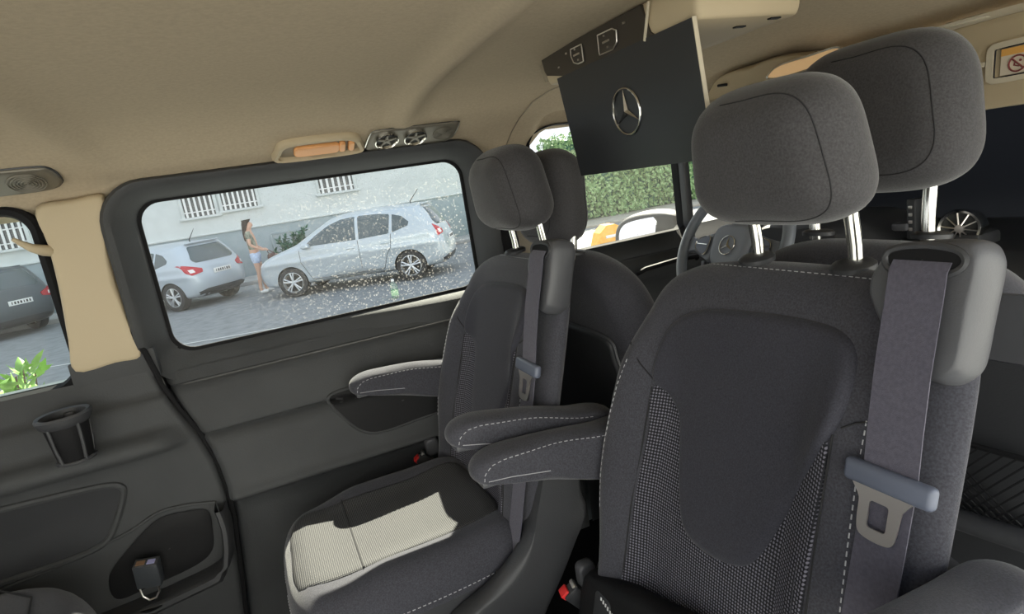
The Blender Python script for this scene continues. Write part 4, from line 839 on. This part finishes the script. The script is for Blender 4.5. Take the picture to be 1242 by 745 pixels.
G().box((1.285, 0.735, 1.873), (0.018, 0.075, 0.010), 0.004).done('strip', BEIGE2, hd)  # pale strip laid on to imitate the header's sunlit edge
oc = thing('roof_console', 'beige roof console with a lit map lamp in front of the screen', 'lamp', (1.22, 1.15, 1.89))
G().pillow(spl([(1.00, 1.846), (0.99, 1.880), (1.10, 1.905), (1.22, 1.905), (1.30, 1.895), (1.345, 1.862), (1.35, 1.838), (1.2, 1.842)], 5), lambda a, b, t: Vector((1.225 - t, a, b)), lambda a, b: 0.02, lambda a, b: -0.10, 0.02, c=(1.18, 1.872)).done('housing', BEIGE, oc, angle=60)
G().box((1.203, 1.275, 1.871), (0.006, 0.034, 0.007), 0.002, (0.1, 0, 0)).done('slot', DARKP, oc)
lm = spl([(1.118, 1.857), (1.112, 1.866), (1.08, 1.878), (1.00, 1.880), (0.93, 1.880), (0.93, 1.858), (1.0, 1.852), (1.08, 1.850)], 5)
G().pillow(lm, lambda a, b, t: Vector((1.20 - t, a, b)), lambda a, b: 0.006, lambda a, b: -0.01, 0.006, c=(1.02, 1.866)).done('lens', M('lamp_lens', (0.8, 0.55, 0.3), 0.3, emit=((1.0, 0.62, 0.3), 0.25)), oc)
G().tube([Vector((1.195, p.x, p.y)) for p in lm], 0.003, 6, True).done('lens_rim', CHROME, oc)
g = G().tube([(1.20, 1.40, 1.832), (1.20, 1.33, 1.836), (1.20, 1.22, 1.840), (1.20, 1.12, 1.846)], 0.004, 6); g.done('lower_edge', BEIGED, oc)
# ================================================================ the street
g = G().grid(lambda x, y: Vector((x, y, 0)), [-60, -20, -8, 0, 8, 20, 60], [-40, -12, 0, 8, 17.6, 40]); struct('street', g, ASPH)
struct('kerb', G().box((-5, 18.4, 0.05), (30, 1.6, 0.12), 0.02), PAVE)
g = G(); g.add([(-6.0, 12.0, 0.006), (-1.9, 10.62, 0.006), (-1.9, 10.56, 0.006), (-6.0, 11.94, 0.006)], [(0, 1, 2, 3)]); g.add([(-1.9, 10.62, 0.006), (4.0, 8.75, 0.006), (4.0, 8.69, 0.006), (-1.9, 10.56, 0.006)], [(0, 1, 2, 3)])
struct('road_line', g, LINE)
# building across the street
BY = 20.3
bd = thing('building', 'pale rendered building with grey plinth and barred windows across the street', 'building', (-4, BY, 0))
G().box((-4.2, BY + 2.0, 6.45), (27.4, 4.0, 12.9)).done('facade', WALLW, bd)
G().box((-4.2, BY - 0.02, 0.73), (27.4, 0.12, 1.46), 0.01).done('plinth', PLINTH, bd)
G().box((-4.2, BY - 0.04, 1.48), (27.4, 0.16, 0.05), 0.01).done('plinth_cap', WALLW, bd)
def bwin(x0, x1, z0, z1, nb):
    f = G(); t = 0.09
    for c, d in ((((x0 + x1) / 2, BY - 0.03, z0 - 0.03), (x1 - x0 + 0.3, 0.16, 0.07)), (((x0 + x1) / 2, BY - 0.02, z1 + t / 2), (x1 - x0 + 2 * t, 0.08, t)), ((x0 - t / 2, BY - 0.02, (z0 + z1) / 2), (t, 0.08, z1 - z0)), ((x1 + t / 2, BY - 0.02, (z0 + z1) / 2), (t, 0.08, z1 - z0))): f.box(c, d, 0.008)
    w_ = f.done('window', WALLW, bd)
    G().box(((x0 + x1) / 2, BY - 0.002, (z0 + z1) / 2), (x1 - x0, 0.01, z1 - z0)).done('pane', WINDK, w_)
    b = G()
    for i in range(nb): b.box((x0 + (x1 - x0) * (i + 0.5) / nb, BY - 0.045, (z0 + z1) / 2), ((x1 - x0) / nb * 0.42, 0.03, z1 - z0 - 0.02))
    b.box(((x0 + x1) / 2, BY - 0.04, z1 - 0.2), (x1 - x0, 0.03, 0.03)); b.box(((x0 + x1) / 2, BY - 0.04, z0 + 0.15), (x1 - x0, 0.03, 0.03))
    b.done('bars', BARS, w_)
bwin(-1.62, -0.78, 2.03, 3.2, 6); bwin(-0.56, 0.42, 2.09, 3.3, 7); bwin(2.32, 3.40, 2.16, 3.4, 6); bwin(-6.2, -5.5, 1.93, 2.66, 5); bwin(-6.5, -5.7, 3.10, 4.1, 5)
g = G()
for c, d in (((1.03, BY - 0.09, 1.17), (0.86, 0.05, 0.06)), ((0.58, BY - 0.09, 0.8), (0.06, 0.05, 0.7)), ((1.38, BY - 0.09, 0.8), (0.06, 0.05, 0.7)), ((1.03, BY - 0.083, 0.8), (0.78, 0.02, 0.7))): g.box(c, d, 0.005)
g.done('cellar_hatch', PLINTH, bd)
# unseen pale paving and wall, added to bounce sun into the open cabin
struct('pavement', G().box((0, -7.0, 0.03), (40, 11, 0.1), 0.02), bands('bounce_paving', ((0.38, 0.39, 0.40), (0.46, 0.47, 0.48)), 2.0))
struct('added_bounce_wall', G().box((0, -13.0, 4.0), (40, 0.4, 8.0)), bands('bounce_render', ((0.60, 0.63, 0.68), (0.68, 0.71, 0.76)), 2.0, bump=0.1))
# hedge
def leaves(g, pts, size, droop=0.0, rnd=random):
    for p, nrm in pts:
        n = Vector((nrm[0] + rnd.uniform(-.7, .7), nrm[1] + rnd.uniform(-.7, .7), nrm[2] + rnd.uniform(-.7, .7))).normalized(); u = n.orthogonal().normalized(); q = n.cross(u); a = rnd.uniform(0, 6.28); d = u * math.cos(a) + q * math.sin(a); e = n.cross(d); s = size * rnd.uniform(0.6, 1.3); p = Vector(p)
        g.add([p, p + d * s * 0.5 + e * s * 0.28 + n * s * 0.08, p + d * s, p + d * s * 0.5 - e * s * 0.28 + n * s * 0.08], [(0, 1, 2, 3)])
hg = thing('hedge', 'tall clipped green hedge seen through the front left window', 'hedge', (13, 17, 0))
rh = random.Random(3); pts = []
for i in range(9000):
    x = rh.uniform(8.9, 21); z = rh.uniform(0.12, 2.66); pts.append(((x, 16.6 + 0.10 * math.sin(x * 2.1 + z * 3) + rh.uniform(-0.12, 0.1), z), (0, -1, 0.25)))
for i in range(1400): pts.append(((rh.uniform(8.9, 21), rh.uniform(16.5, 17.6), 2.66 + rh.uniform(-0.08, 0.12)), (0, 0, 1)))
for i in range(500): pts.append(((8.9 + rh.uniform(-.1, .1), rh.uniform(16.5, 17.6), rh.uniform(0.1, 2.66)), (-1, 0, 0.2)))
g = G(); leaves(g, pts, 0.17, rnd=rh); g.done('foliage', LEAF, hg, smooth=False)
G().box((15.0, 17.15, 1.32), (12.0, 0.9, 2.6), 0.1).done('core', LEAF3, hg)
struct('verge', G().box((14, 16.0, 0.03), (14, 2.2, 0.08), 0.02), bands('dry_earth', ((0.33, 0.30, 0.24), (0.46, 0.44, 0.38)), 3.0))
bp_ = thing('street_barrier', 'orange plastic barrier block beyond the door mirror', 'barrier', (6.95, 11.0, 0))
G().prism([(6.55, 10.9, 0.0), (7.35, 10.9, 0.0), (7.25, 10.95, 0.36), (7.10, 10.97, 0.44), (6.90, 10.97, 0.44), (6.70, 10.95, 0.30)], (0.05, 0.35, 0)).done('block', ORANGE, bp_, smooth=False)
G().box((6.97, 10.925, 0.2), (0.3, 0.02, 0.06), 0.005, (0.1, 0, 0)).done('reflector', BARS, bp_)
# ---------------------------------------------------------------- cars
def car(label, paint, pos, heading, L=(1.235, 2.02, -1.90), rz=1.52, W2=0.86, kind='hatch', group='parked cars across the street', lz=0.0, lampmat=LAMPR):
    wb, xf, xr = L; root = thing('car', label, 'car', (0, 0, 0), group); k = rz / 1.52
    def Z(z): return z * k if z > 0.9 else z
    rear = [(xr + 0.10, 0.27), (xr + 0.015, 0.40), (xr, 0.60), (xr + 0.05, 0.82), (xr + 0.12, Z(0.99)), (xr + 0.26, Z(1.25)), (xr + 0.40, Z(1.43)), (xr + 0.50, Z(1.487))]
    if kind == 'estate': rear = [(xr + 0.10, 0.27), (xr + 0.015, 0.40), (xr, 0.60), (xr + 0.04, 0.86), (xr + 0.08, Z(1.02)), (xr + 0.20, Z(1.28)), (xr + 0.30, Z(1.43)), (xr + 0.38, Z(1.478))]
    ol = spl(rear + [(xr + 1.0, Z(1.518)), (-0.35, Z(1.53)), (0.10, Z(1.505)), (0.42, Z(1.43)), (0.80, Z(1.24)), (1.12, Z(1.06)), (1.32, Z(0.99)), (xf - 0.42, 0.92), (xf - 0.16, 0.82), (xf - 0.03, 0.66), (xf, 0.48), (xf - 0.05, 0.32), (xf - 0.2, 0.22), (1.0, 0.20), (-1.0, 0.20), (xr + 0.35, 0.21)], 5)
    C = Vector(((xf + xr) / 2 - 0.1, 0.78)); ER, PW = 0.30, 3.2
    def hw(x, z):
        w_ = W2 * (1 - 0.10 * abs((x - (xf + xr) / 2) / ((xf - xr) / 2)) ** 4)
        if z > 0.92: w_ -= 0.42 * (z - 0.92) ** 1.15
        else: w_ -= 0.06 * ((0.92 - z) / 0.7) ** 2 - 0.02 * math.exp(-((z - 0.72) / 0.06) ** 2)
        return w_
    OLV = [Vector((p[0], p[1])) for p in ol]
    def dist(q):
        d = q - C
        if d.length < 1e-6: return 9
        u = d.normalized(); best = 0
        for a, b in zip(OLV, OLV[1:] + OLV[:1]):
            e = b - a; den = u.x * e.y - u.y * e.x
            if abs(den) < 1e-9: continue
            w_ = a - C; t = (w_.x * e.y - w_.y * e.x) / den; s = (w_.x * u.y - w_.y * u.x) / den
            if -1e-6 <= s <= 1 + 1e-6 and t > best: best = t
        return best - d.length
    def prof(d): return (1 - (1 - max(0.0, min(d / ER, 1.0))) ** PW) ** (1 / PW)
    def ysf(x, z): return hw(x, z) * prof(dist(Vector((x, z))))
    rows = [0, 0.002, 0.008, 0.02, 0.045, 0.08, 0.13, 0.2, 0.3]; ringsA = []
    for d in rows: ringsA.append([C + (p - C) * (1 - d / (p - C).length) for p in OLV])
    for f in (0.82, 0.62, 0.4, 0.2, 0.02): ringsA.append([C + (p - C) * (1 - ER / (p - C).length) * f for p in OLV])
    g = G(); lo = [[Vector((q.x, s * ysf(q.x, q.y), q.y)) for q in r] for s in (1,) for r in ringsA]
    full = [[Vector((v.x, -v.y, v.z)) for v in r] for r in lo[::-1]] + lo[1:]
    g.loft(full, True, True)
    body = g.done('body', paint, root, angle=50)
    # wheel arches cut into the body
    cutg = G()
    for x in (wb, -wb):
        for s in (1, -1): cutg.lathe([(0.335, 0.52), (0.335, 1.0)], (x, 0, 0.31), (0, s, 0), 36)
    cut = cutg.done('cutter', TYRE); bmod = body.modifiers.new('b', 'BOOLEAN'); bmod.object = cut; bmod.operation = 'DIFFERENCE'; bmod.solver = 'EXACT'; bmod.material_mode = 'TRANSFER'
    dg = bpy.context.evaluated_depsgraph_get(); me = bpy.data.meshes.new_from_object(body.evaluated_get(dg)); body.modifiers.clear(); body.data = me; me.set_sharp_from_angle(angle=math.radians(50)); bpy.data.objects.remove(cut)
    def side(nm, poly, mat, s, off=0.006, par=None, n=44):
        P = resample(poly, n); c = sum(P, Vector((0, 0))) / n
        return G().loft([[Vector(((c.x + (p.x - c.x) * q), s * (ysf(c.x + (p.x - c.x) * q, c.y + (p.y - c.y) * q) + o_), c.y + (p.y - c.y) * q)) for p in P] for q, o_ in ((1, -0.004), (0.99, off), (0.8, off), (0.6, off), (0.35, off), (0.02, off))]).done(nm, mat, par or body, angle=60)
    def endx(y, z, sg):
        a = [p.x for p, q in zip(OLV, OLV[1:] + OLV[:1]) if 0] ; x0 = xr - 0.05 if sg < 0 else xf + 0.05; x1 = (xr + xf) / 2
        for _ in range(26):
            xm = (x0 + x1) / 2
            if ysf(xm, z) > abs(y): x1 = xm
            else: x0 = xm
        return x1
    def end(nm, poly, mat, sg=-1, off=0.008, par=None, n=44):
        P = resample(poly, n); c = sum(P, Vector((0, 0))) / n
        return G().loft([[Vector((endx(c.x + (p.x - c.x) * q, c.y + (p.y - c.y) * q, sg) + sg * o_, c.x + (p.x - c.x) * q, c.y + (p.y - c.y) * q)) for p in P] for q, o_ in ((1, -0.004), (0.98, off), (0.8, off), (0.6, off), (0.35, off), (0.02, off))]).done(nm, mat, par or body, angle=60)
    for s in (1, -1):
        side('side_window', spl([(-0.26, Z(0.965)), (-0.26, Z(1.41)), (0.10, Z(1.395)), (0.36, Z(1.31)), (0.66, Z(1.15)), (0.90, Z(0.975)), (0.3, Z(0.96))], 4, True) if 0 else [(-0.24, Z(0.975)), (-0.24, Z(1.425)), (0.08, Z(1.405)), (0.34, Z(1.325)), (0.62, Z(1.17)), (0.88, Z(0.985))], CGLASS, s)
        side('side_window', [(-0.30, Z(0.975)), (-0.30, Z(1.425)), (-0.70, Z(1.41)), (-0.98, Z(1.37)), (-0.93, Z(1.0))], CGLASS, s)
        side('quarter_window', [(-1.00, Z(1.01)), (-1.03, Z(1.36)), (-1.22, Z(1.30)), (-1.36, Z(1.17)), (-1.34, Z(1.10))], CGLASS, s)
        g = G()
        for pl_ in ([(-0.27, Z(0.96)), (-0.27, 0.7), (-0.25, 0.32)], [(0.98, 0.95), (0.98, 0.70), (0.82, 0.33)], [(-0.97, Z(0.99)), (-0.93, 0.75), (-0.82, 0.60), (-0.72, 0.34)], [(0.82, 0.33), (0, 0.31), (-0.72, 0.34)]):
            for a, b in zip(pl_, pl_[1:]):
                g.tube([Vector((x, s * (ysf(x, z) + 0.0005), z)) for x, z in [(a[0] + (b[0] - a[0]) * t, a[1] + (b[1] - a[1]) * t) for t in (0, 0.25, 0.5, 0.75, 1)]], 0.005, 5)
        g.done('door_gap', SEAM, body)
        for x in (-0.10, -0.82): G().box((x, s * (ysf(x, 0.84) + 0.012), 0.84), (0.17, 0.024, 0.028), 0.009).done('door_handle', paint, body)
        G().pillow(spl([(0.72, 0.98), (0.74, 1.06), (0.84, 1.075), (0.90, 1.0), (0.84, 0.96)], 4), lambda a, b, t: Vector((a, s * (0.90 + t), b)), lambda a, b: 0.08, lambda a, b: -0.07, 0.04, inner=2).done('wing_mirror', paint, body)
        for x in (wb, -wb):
            wt = G().lathe([(0.20, 0.62), (0.27, 0.615), (0.305, 0.63), (0.31, 0.66), (0.31, 0.79), (0.303, 0.815), (0.27, 0.825), (0.215, 0.818), (0.20, 0.80), (0.20, 0.62)], (x, 0, 0.31), (0, s, 0), 40, cap=False).done('wheel', TYRE, root)
            rg = G().lathe([(0.215, 0.816), (0.205, 0.818), (0.195, 0.79), (0.19, 0.72)], (x, 0, 0.31), (0, s, 0), 36, cap=False)
            for i in range(5):
                for o_ in (-0.16, 0.16):
                    a = 2 * math.pi * i / 5 + 0.3; d = Vector((math.cos(a + o_), 0, math.sin(a + o_))); d0 = Vector((math.cos(a + o_ * 0.5), 0, math.sin(a + o_ * 0.5)))
                    rg.tube([Vector((x, s * 0.80, 0.31)) + d0 * 0.03, Vector((x, s * 0.808, 0.31)) + d * 0.10, Vector((x, s * 0.80, 0.31)) + d * 0.205], [0.02, 0.015, 0.018], 6)
            rg.lathe([(0.0, 0.815), (0.04, 0.812), (0.05, 0.79)], (x, 0, 0.31), (0, s, 0), 20, cap=False); rg.done('rim', ALLOY, wt)
            G().lathe([(0.0, 0.74), (0.195, 0.74)], (x, 0, 0.31), (0, s, 0), 28, cap=False).done('brake_disc', VDARK, wt)
    zt, zb = Z(1.40), Z(1.03)
    rw = end('rear_window', [(-0.46, zt), (0.46, zt), (0.60, zb + 0.06), (0.52, zb), (-0.52, zb), (-0.60, zb + 0.06)], CGLASS)
    end('windscreen', [(-0.50, Z(1.38)), (0.50, Z(1.38)), (0.66, Z(1.04)), (-0.66, Z(1.04))], CGLASS, 1)
    for s in (1, -1):
        tl_ = end('tail_lamp', [(s * 0.48, lz + 0.86), (s * 0.50, lz + 0.78), (s * 0.74, lz + 0.74), (s * (0.80 - lz * 0.9), lz + 0.80), (s * (0.815 - lz * 1.5), lz + 0.99), (s * (0.74 - lz), lz + 0.96)], lampmat, off=0.012)
        end('lamp_lens', [(s * (0.66 - lz), lz + 0.80), (s * (0.75 - lz), lz + 0.79), (s * (0.765 - lz), lz + 0.87), (s * (0.68 - lz), lz + 0.87)], LAMPW, off=0.018, par=tl_)
        end('headlamp', [(s * 0.46, 0.66), (s * 0.74, 0.70), (s * 0.78, 0.80), (s * 0.52, 0.74)], LAMPW, 1, 0.01)
    end('lower_bumper', [(-0.62, 0.24), (0.62, 0.24), (0.68, 0.36), (0.50, 0.41), (-0.50, 0.41), (-0.68, 0.36)], PL)
    np = G().box((endx(0.1, 0.74, -1) - 0.012, 0, 0.75), (0.012, 0.50, 0.105), 0.003).done('number_plate', BARS, body)
    g = G()
    for i, wd in enumerate((0.03, 0.035, 0.018, 0.035, 0.03, 0.035, 0.02)): g.box((endx(0.1, 0.74, -1) - 0.0195, -0.19 + 0.062 * i, 0.75), (0.003, wd, 0.055))
    g.done('plate_marks', SEAM, np)
    g = G(); x0 = xr + 0.75; z0 = max(p.y for p in OLV if abs(p.x - x0) < 0.3)
    g.tube([(x0, 0, z0 - 0.03), (x0 + 0.01, 0, z0 + 0.03), (x0 - 0.20, 0, z0 + 0.26)], [0.02, 0.012, 0.005], 8); g.done('aerial', PL, body)
    G().box((xr + 0.42, 0, Z(1.475)), (0.10, 0.9, 0.025), 0.01).done('spoiler', paint, body)
    th = math.radians(heading); root.rotation_euler = (0, 0, th); root.location = pos
    return root
def place(P, th, loc):          # root position that puts the local point loc at P
    t = math.radians(th); return (P[0] - (loc[0] * math.cos(t) - loc[1] * math.sin(t)), P[1] - (loc[0] * math.sin(t) + loc[1] * math.cos(t)), 0)
car('silver hatchback filling the window centre, its nose behind the standing person', PAINTS, place((2.84, 12.05), 153, (-1.26, 0.80)), 153, L=(1.26, 2.05, -2.06), rz=1.55, lz=0.09)
car('pale silver hatchback with plated tail, left of the standing person', PAINTW, place((-0.72, 14.95), 137, (-2.05, 0.0)), 137, L=(1.31, 2.15, -2.05), rz=1.46)
car('dark grey estate car seen through the quarter window', PAINTD, place((-4.85, 16.2), 138, (-2.15, 0.0)), 138, L=(1.30, 2.10, -2.15), rz=1.56, kind='estate')
# ---------------------------------------------------------------- person
def skin(name, V, E, Rr, mat, parent, sub=1):
    me = bpy.data.meshes.new(name); me.from_pydata(V, E, []); me.update(); o = bpy.data.objects.new(name, me); COL.objects.link(o)
    sk_ = o.modifiers.new('s', 'SKIN'); sk_.use_smooth_shade = True; sb = o.modifiers.new('u', 'SUBSURF'); sb.levels = sub; sb.render_levels = sub
    for i, r in enumerate(Rr):
        d = me.skin_vertices[0].data[i]; d.radius = (r, r) if not isinstance(r, tuple) else r; d.use_root = (i == 0)
    dg = bpy.context.evaluated_depsgraph_get(); m2 = bpy.data.meshes.new_from_object(o.evaluated_get(dg)); bpy.data.objects.remove(o)
    m2.materials.clear(); m2.materials.append(mat); m2.shade_smooth()
    o = bpy.data.objects.new(name, m2); COL.objects.link(o); ORG[o.name] = Vector((0, 0, 0))
    if parent is not None: o.parent = parent
    return o
V = [(0, 0, .95), (0, 0, 1.08), (-.01, 0, 1.24), (-.03, 0, 1.38), (-.02, 0, 1.47), (.0, 0, 1.53), (.015, 0, 1.60), (.01, 0, 1.675), (.105, 0, 1.585)]
Rr = [(.135, .105), (.115, .09), (.125, .095), (.12, .085), .05, .062, (.08, .082), .055, .013]
E_ = [(0, 1), (1, 2), (2, 3), (3, 4), (4, 5), (5, 6), (6, 7), (6, 8)]
def chain(a, pts, rs):
    for p, r in zip(pts, rs): V.append(p); Rr.append(r); E_.append((a, len(V) - 1)); a = len(V) - 1
    return a
for s in (1, -1):
    chain(0, [(.0, s * .09, .86), (.03 + .02 * s, s * .10, .50), (.01 + .05 * s, s * .10, .10), (.07 + .05 * s, s * .105, .045), (.16 + .05 * s, s * .11, .035)], [.09, .055, .04, .04, .03])
    h = chain(3, [(-.03, s * .165, 1.40), (-.03, s * .215, 1.14), (.17, s * .13, 1.00), (.225, s * .11, .985)], [.05, .038, .027, .03])
    for k in range(4): chain(h, [(.265, s * (.135 - .018 * k), .985 - .004 * k), (.285, s * (.128 - .018 * k), .955 - .004 * k)], [.0105, .009])
    chain(h, [(.235, s * .085, 1.01), (.262, s * .075, 1.005)], [.0115, .0095])
pr_ = skin('person', [Vector(v) for v in V], E_, Rr, SKIN, None, 2)
tag(pr_, 'long-haired person in grey top and pale shorts standing between two parked cars', 'person')
skin('top', [(0, 0, .95), (-.005, 0, 1.12), (-.01, 0, 1.26), (-.03, 0, 1.38), (-.022, 0, 1.435), (-.03, .165, 1.405), (-.032, .20, 1.26), (-.03, -.165, 1.405), (-.032, -.20, 1.26)], [(0, 1), (1, 2), (2, 3), (3, 4), (3, 5), (5, 6), (3, 7), (7, 8)], [(.148, .118), (.132, .105), (.14, .11), (.135, .10), .06, .062, .052, .062, .052], SHIRT, pr_, 2)
skin('shorts', [(0, 0, 1.0), (0, 0, .93), (.005, .095, .84), (.015, .10, .66), (.005, -.095, .84), (.01, -.10, .66)], [(0, 1), (1, 2), (2, 3), (1, 4), (4, 5)], [(.142, .115), (.15, .12), .105, .092, .105, .092], DENIM, pr_, 2)
skin('hair', [(-.015, 0, 1.62), (-.02, 0, 1.70), (-.085, 0, 1.55), (-.11, 0, 1.40), (-.12, 0, 1.22)], [(0, 1), (0, 2), (2, 3), (3, 4)], [(.09, .092), .07, (.085, .065), (.09, .05), (.06, .03)], HAIR, pr_, 2)
for s in (1, -1):
    skin('shoe', [(-.02 + .05 * s, s * .10, .05), (.07 + .05 * s, s * .105, .05), (.18 + .05 * s, s * .11, .04)], [(0, 1), (1, 2)], [.05, .05, .04], SHOE, pr_)
    G().lathe([(0, .006), (.007, .004), (.009, 0)], (.083, s * .03, 1.612), (1, 0, 0), 10, cap=False).done('eye', HAIR, pr_)
G().box((.092, 0, 1.552), (.008, .045, .010), .003).done('mouth', RED if 0 else M('lips', (.35, .12, .1), .5), pr_)
pr_.location = (0.00, 15.0, 0.02); pr_.rotation_euler = (0, 0, math.radians(-8))
hb = thing('handbag', 'dark brown bag held in front by the standing person', 'bag', (0.30, 14.96, 0.60))
G().pillow(spl([(0.26, 0.60), (0.25, 0.84), (0.32, 0.90), (0.42, 0.89), (0.50, 0.82), (0.48, 0.60), (0.38, 0.56)], 5), lambda a, b, t: Vector((a, 14.97 + t, b)), lambda a, b: 0.08, lambda a, b: -0.08, 0.06).done('body', BAGM, hb)
for dy in (0.06, -0.10): G().tube([(0.30, 14.97 + dy, 0.88), (0.27, 14.97 + dy, 0.965), (0.31, 14.97 + dy, 0.975), (0.42, 14.97 + dy, 0.88)], 0.010, 8).done('handle', BAGM, hb)
# ---------------------------------------------------------------- small things outdoors
bt_ = thing('bottle', 'clear green plastic bottle standing on the road', 'bottle', (2.06, 10.35, 0))
G().lathe([(0, .004), (.05, .004), (.065, .02), (.065, .09), (.060, .10), (.065, .11), (.065, .20), (.055, .25), (.028, .29), (.022, .31)], (2.06, 10.35, 0), (0, 0, 1), 24, cap=False).done('body', PET, bt_)
G().lathe([(.066, .05), (.067, .055), (.067, .14), (.066, .145)], (2.06, 10.35, 0), (0, 0, 1), 24, cap=False).done('label_band', M('bottle_green', (.42, .62, .38), .5), bt_)
G().lathe([(.026, .30), (.028, .335), (.02, .34), (0, .34)], (2.06, 10.35, 0), (0, 0, 1), 16, cap=False).done('cap', BARS, bt_)
def shrub(label, cx_, cy_, rad, z0, z1, n, size, leafm, seed, stems=9):
    r_ = random.Random(seed); s = thing('shrub', label, 'shrub', (cx_, cy_, 0)); g = G(); pts = []
    for i in range(stems):
        a = r_.uniform(0, 6.28); rr = rad * math.sqrt(r_.random()); tx, ty, tz = cx_ + rr * math.cos(a), cy_ + 0.5 * rr * math.sin(a), r_.uniform(z0 + (z1 - z0) * 0.55, z1)
        line = [Vector((cx_ + (tx - cx_) * t, cy_ + (ty - cy_) * t, tz * t + 0.06 * math.sin(t * 3 + a))) for t in [k / 8 for k in range(9)]]; g.tube(line, [0.010 - 0.0008 * k for k in range(9)], 6)
        for k in range(n):
            t = r_.uniform(0.45, 1.0); p = line[int(t * 8)].lerp(line[min(8, int(t * 8) + 1)], t * 8 % 1); dr = Vector((r_.uniform(-1, 1), r_.uniform(-1, 1), r_.uniform(0.1, 1)))
            pts.append((p + Vector((r_.uniform(-.03, .03), r_.uniform(-.03, .03), r_.uniform(-.03, .03))), dr))
    g.done('stem', BARK, s); lf = G()
    for p, dr in pts:
        d = dr.normalized(); e = d.orthogonal().normalized(); n_ = d.cross(e); a = r_.uniform(0, 6.28); e = e * math.cos(a) + n_ * math.sin(a); up_ = d.cross(e); sz = size * r_.uniform(.6, 1.25)
        lf.add([p, p + d * sz * .3 + e * sz * .17, p + d * sz * .65 + e * sz * .13 - up_ * sz * .04, p + d * sz - up_ * sz * .12, p + d * sz * .65 - e * sz * .13 - up_ * sz * .04, p + d * sz * .3 - e * sz * .17, p + d * sz * .5 + up_ * sz * .04], [(0, 1, 6), (1, 2, 6), (2, 3, 6), (3, 4, 6), (4, 5, 6), (5, 0, 6)])
    lf.done('foliage', leafm, s, angle=80); return s
shrub('leafy bright green shrub close outside the quarter window', -1.20, 3.3, 0.52, 0.3, 1.26, 60, 0.085, LEAF2, 5, 30)
shrub('dark green shrub against the wall behind the silver car bonnet', 0.95, 18.4, 0.55, 0.2, 1.28, 60, 0.16, LEAF3, 8, 16)
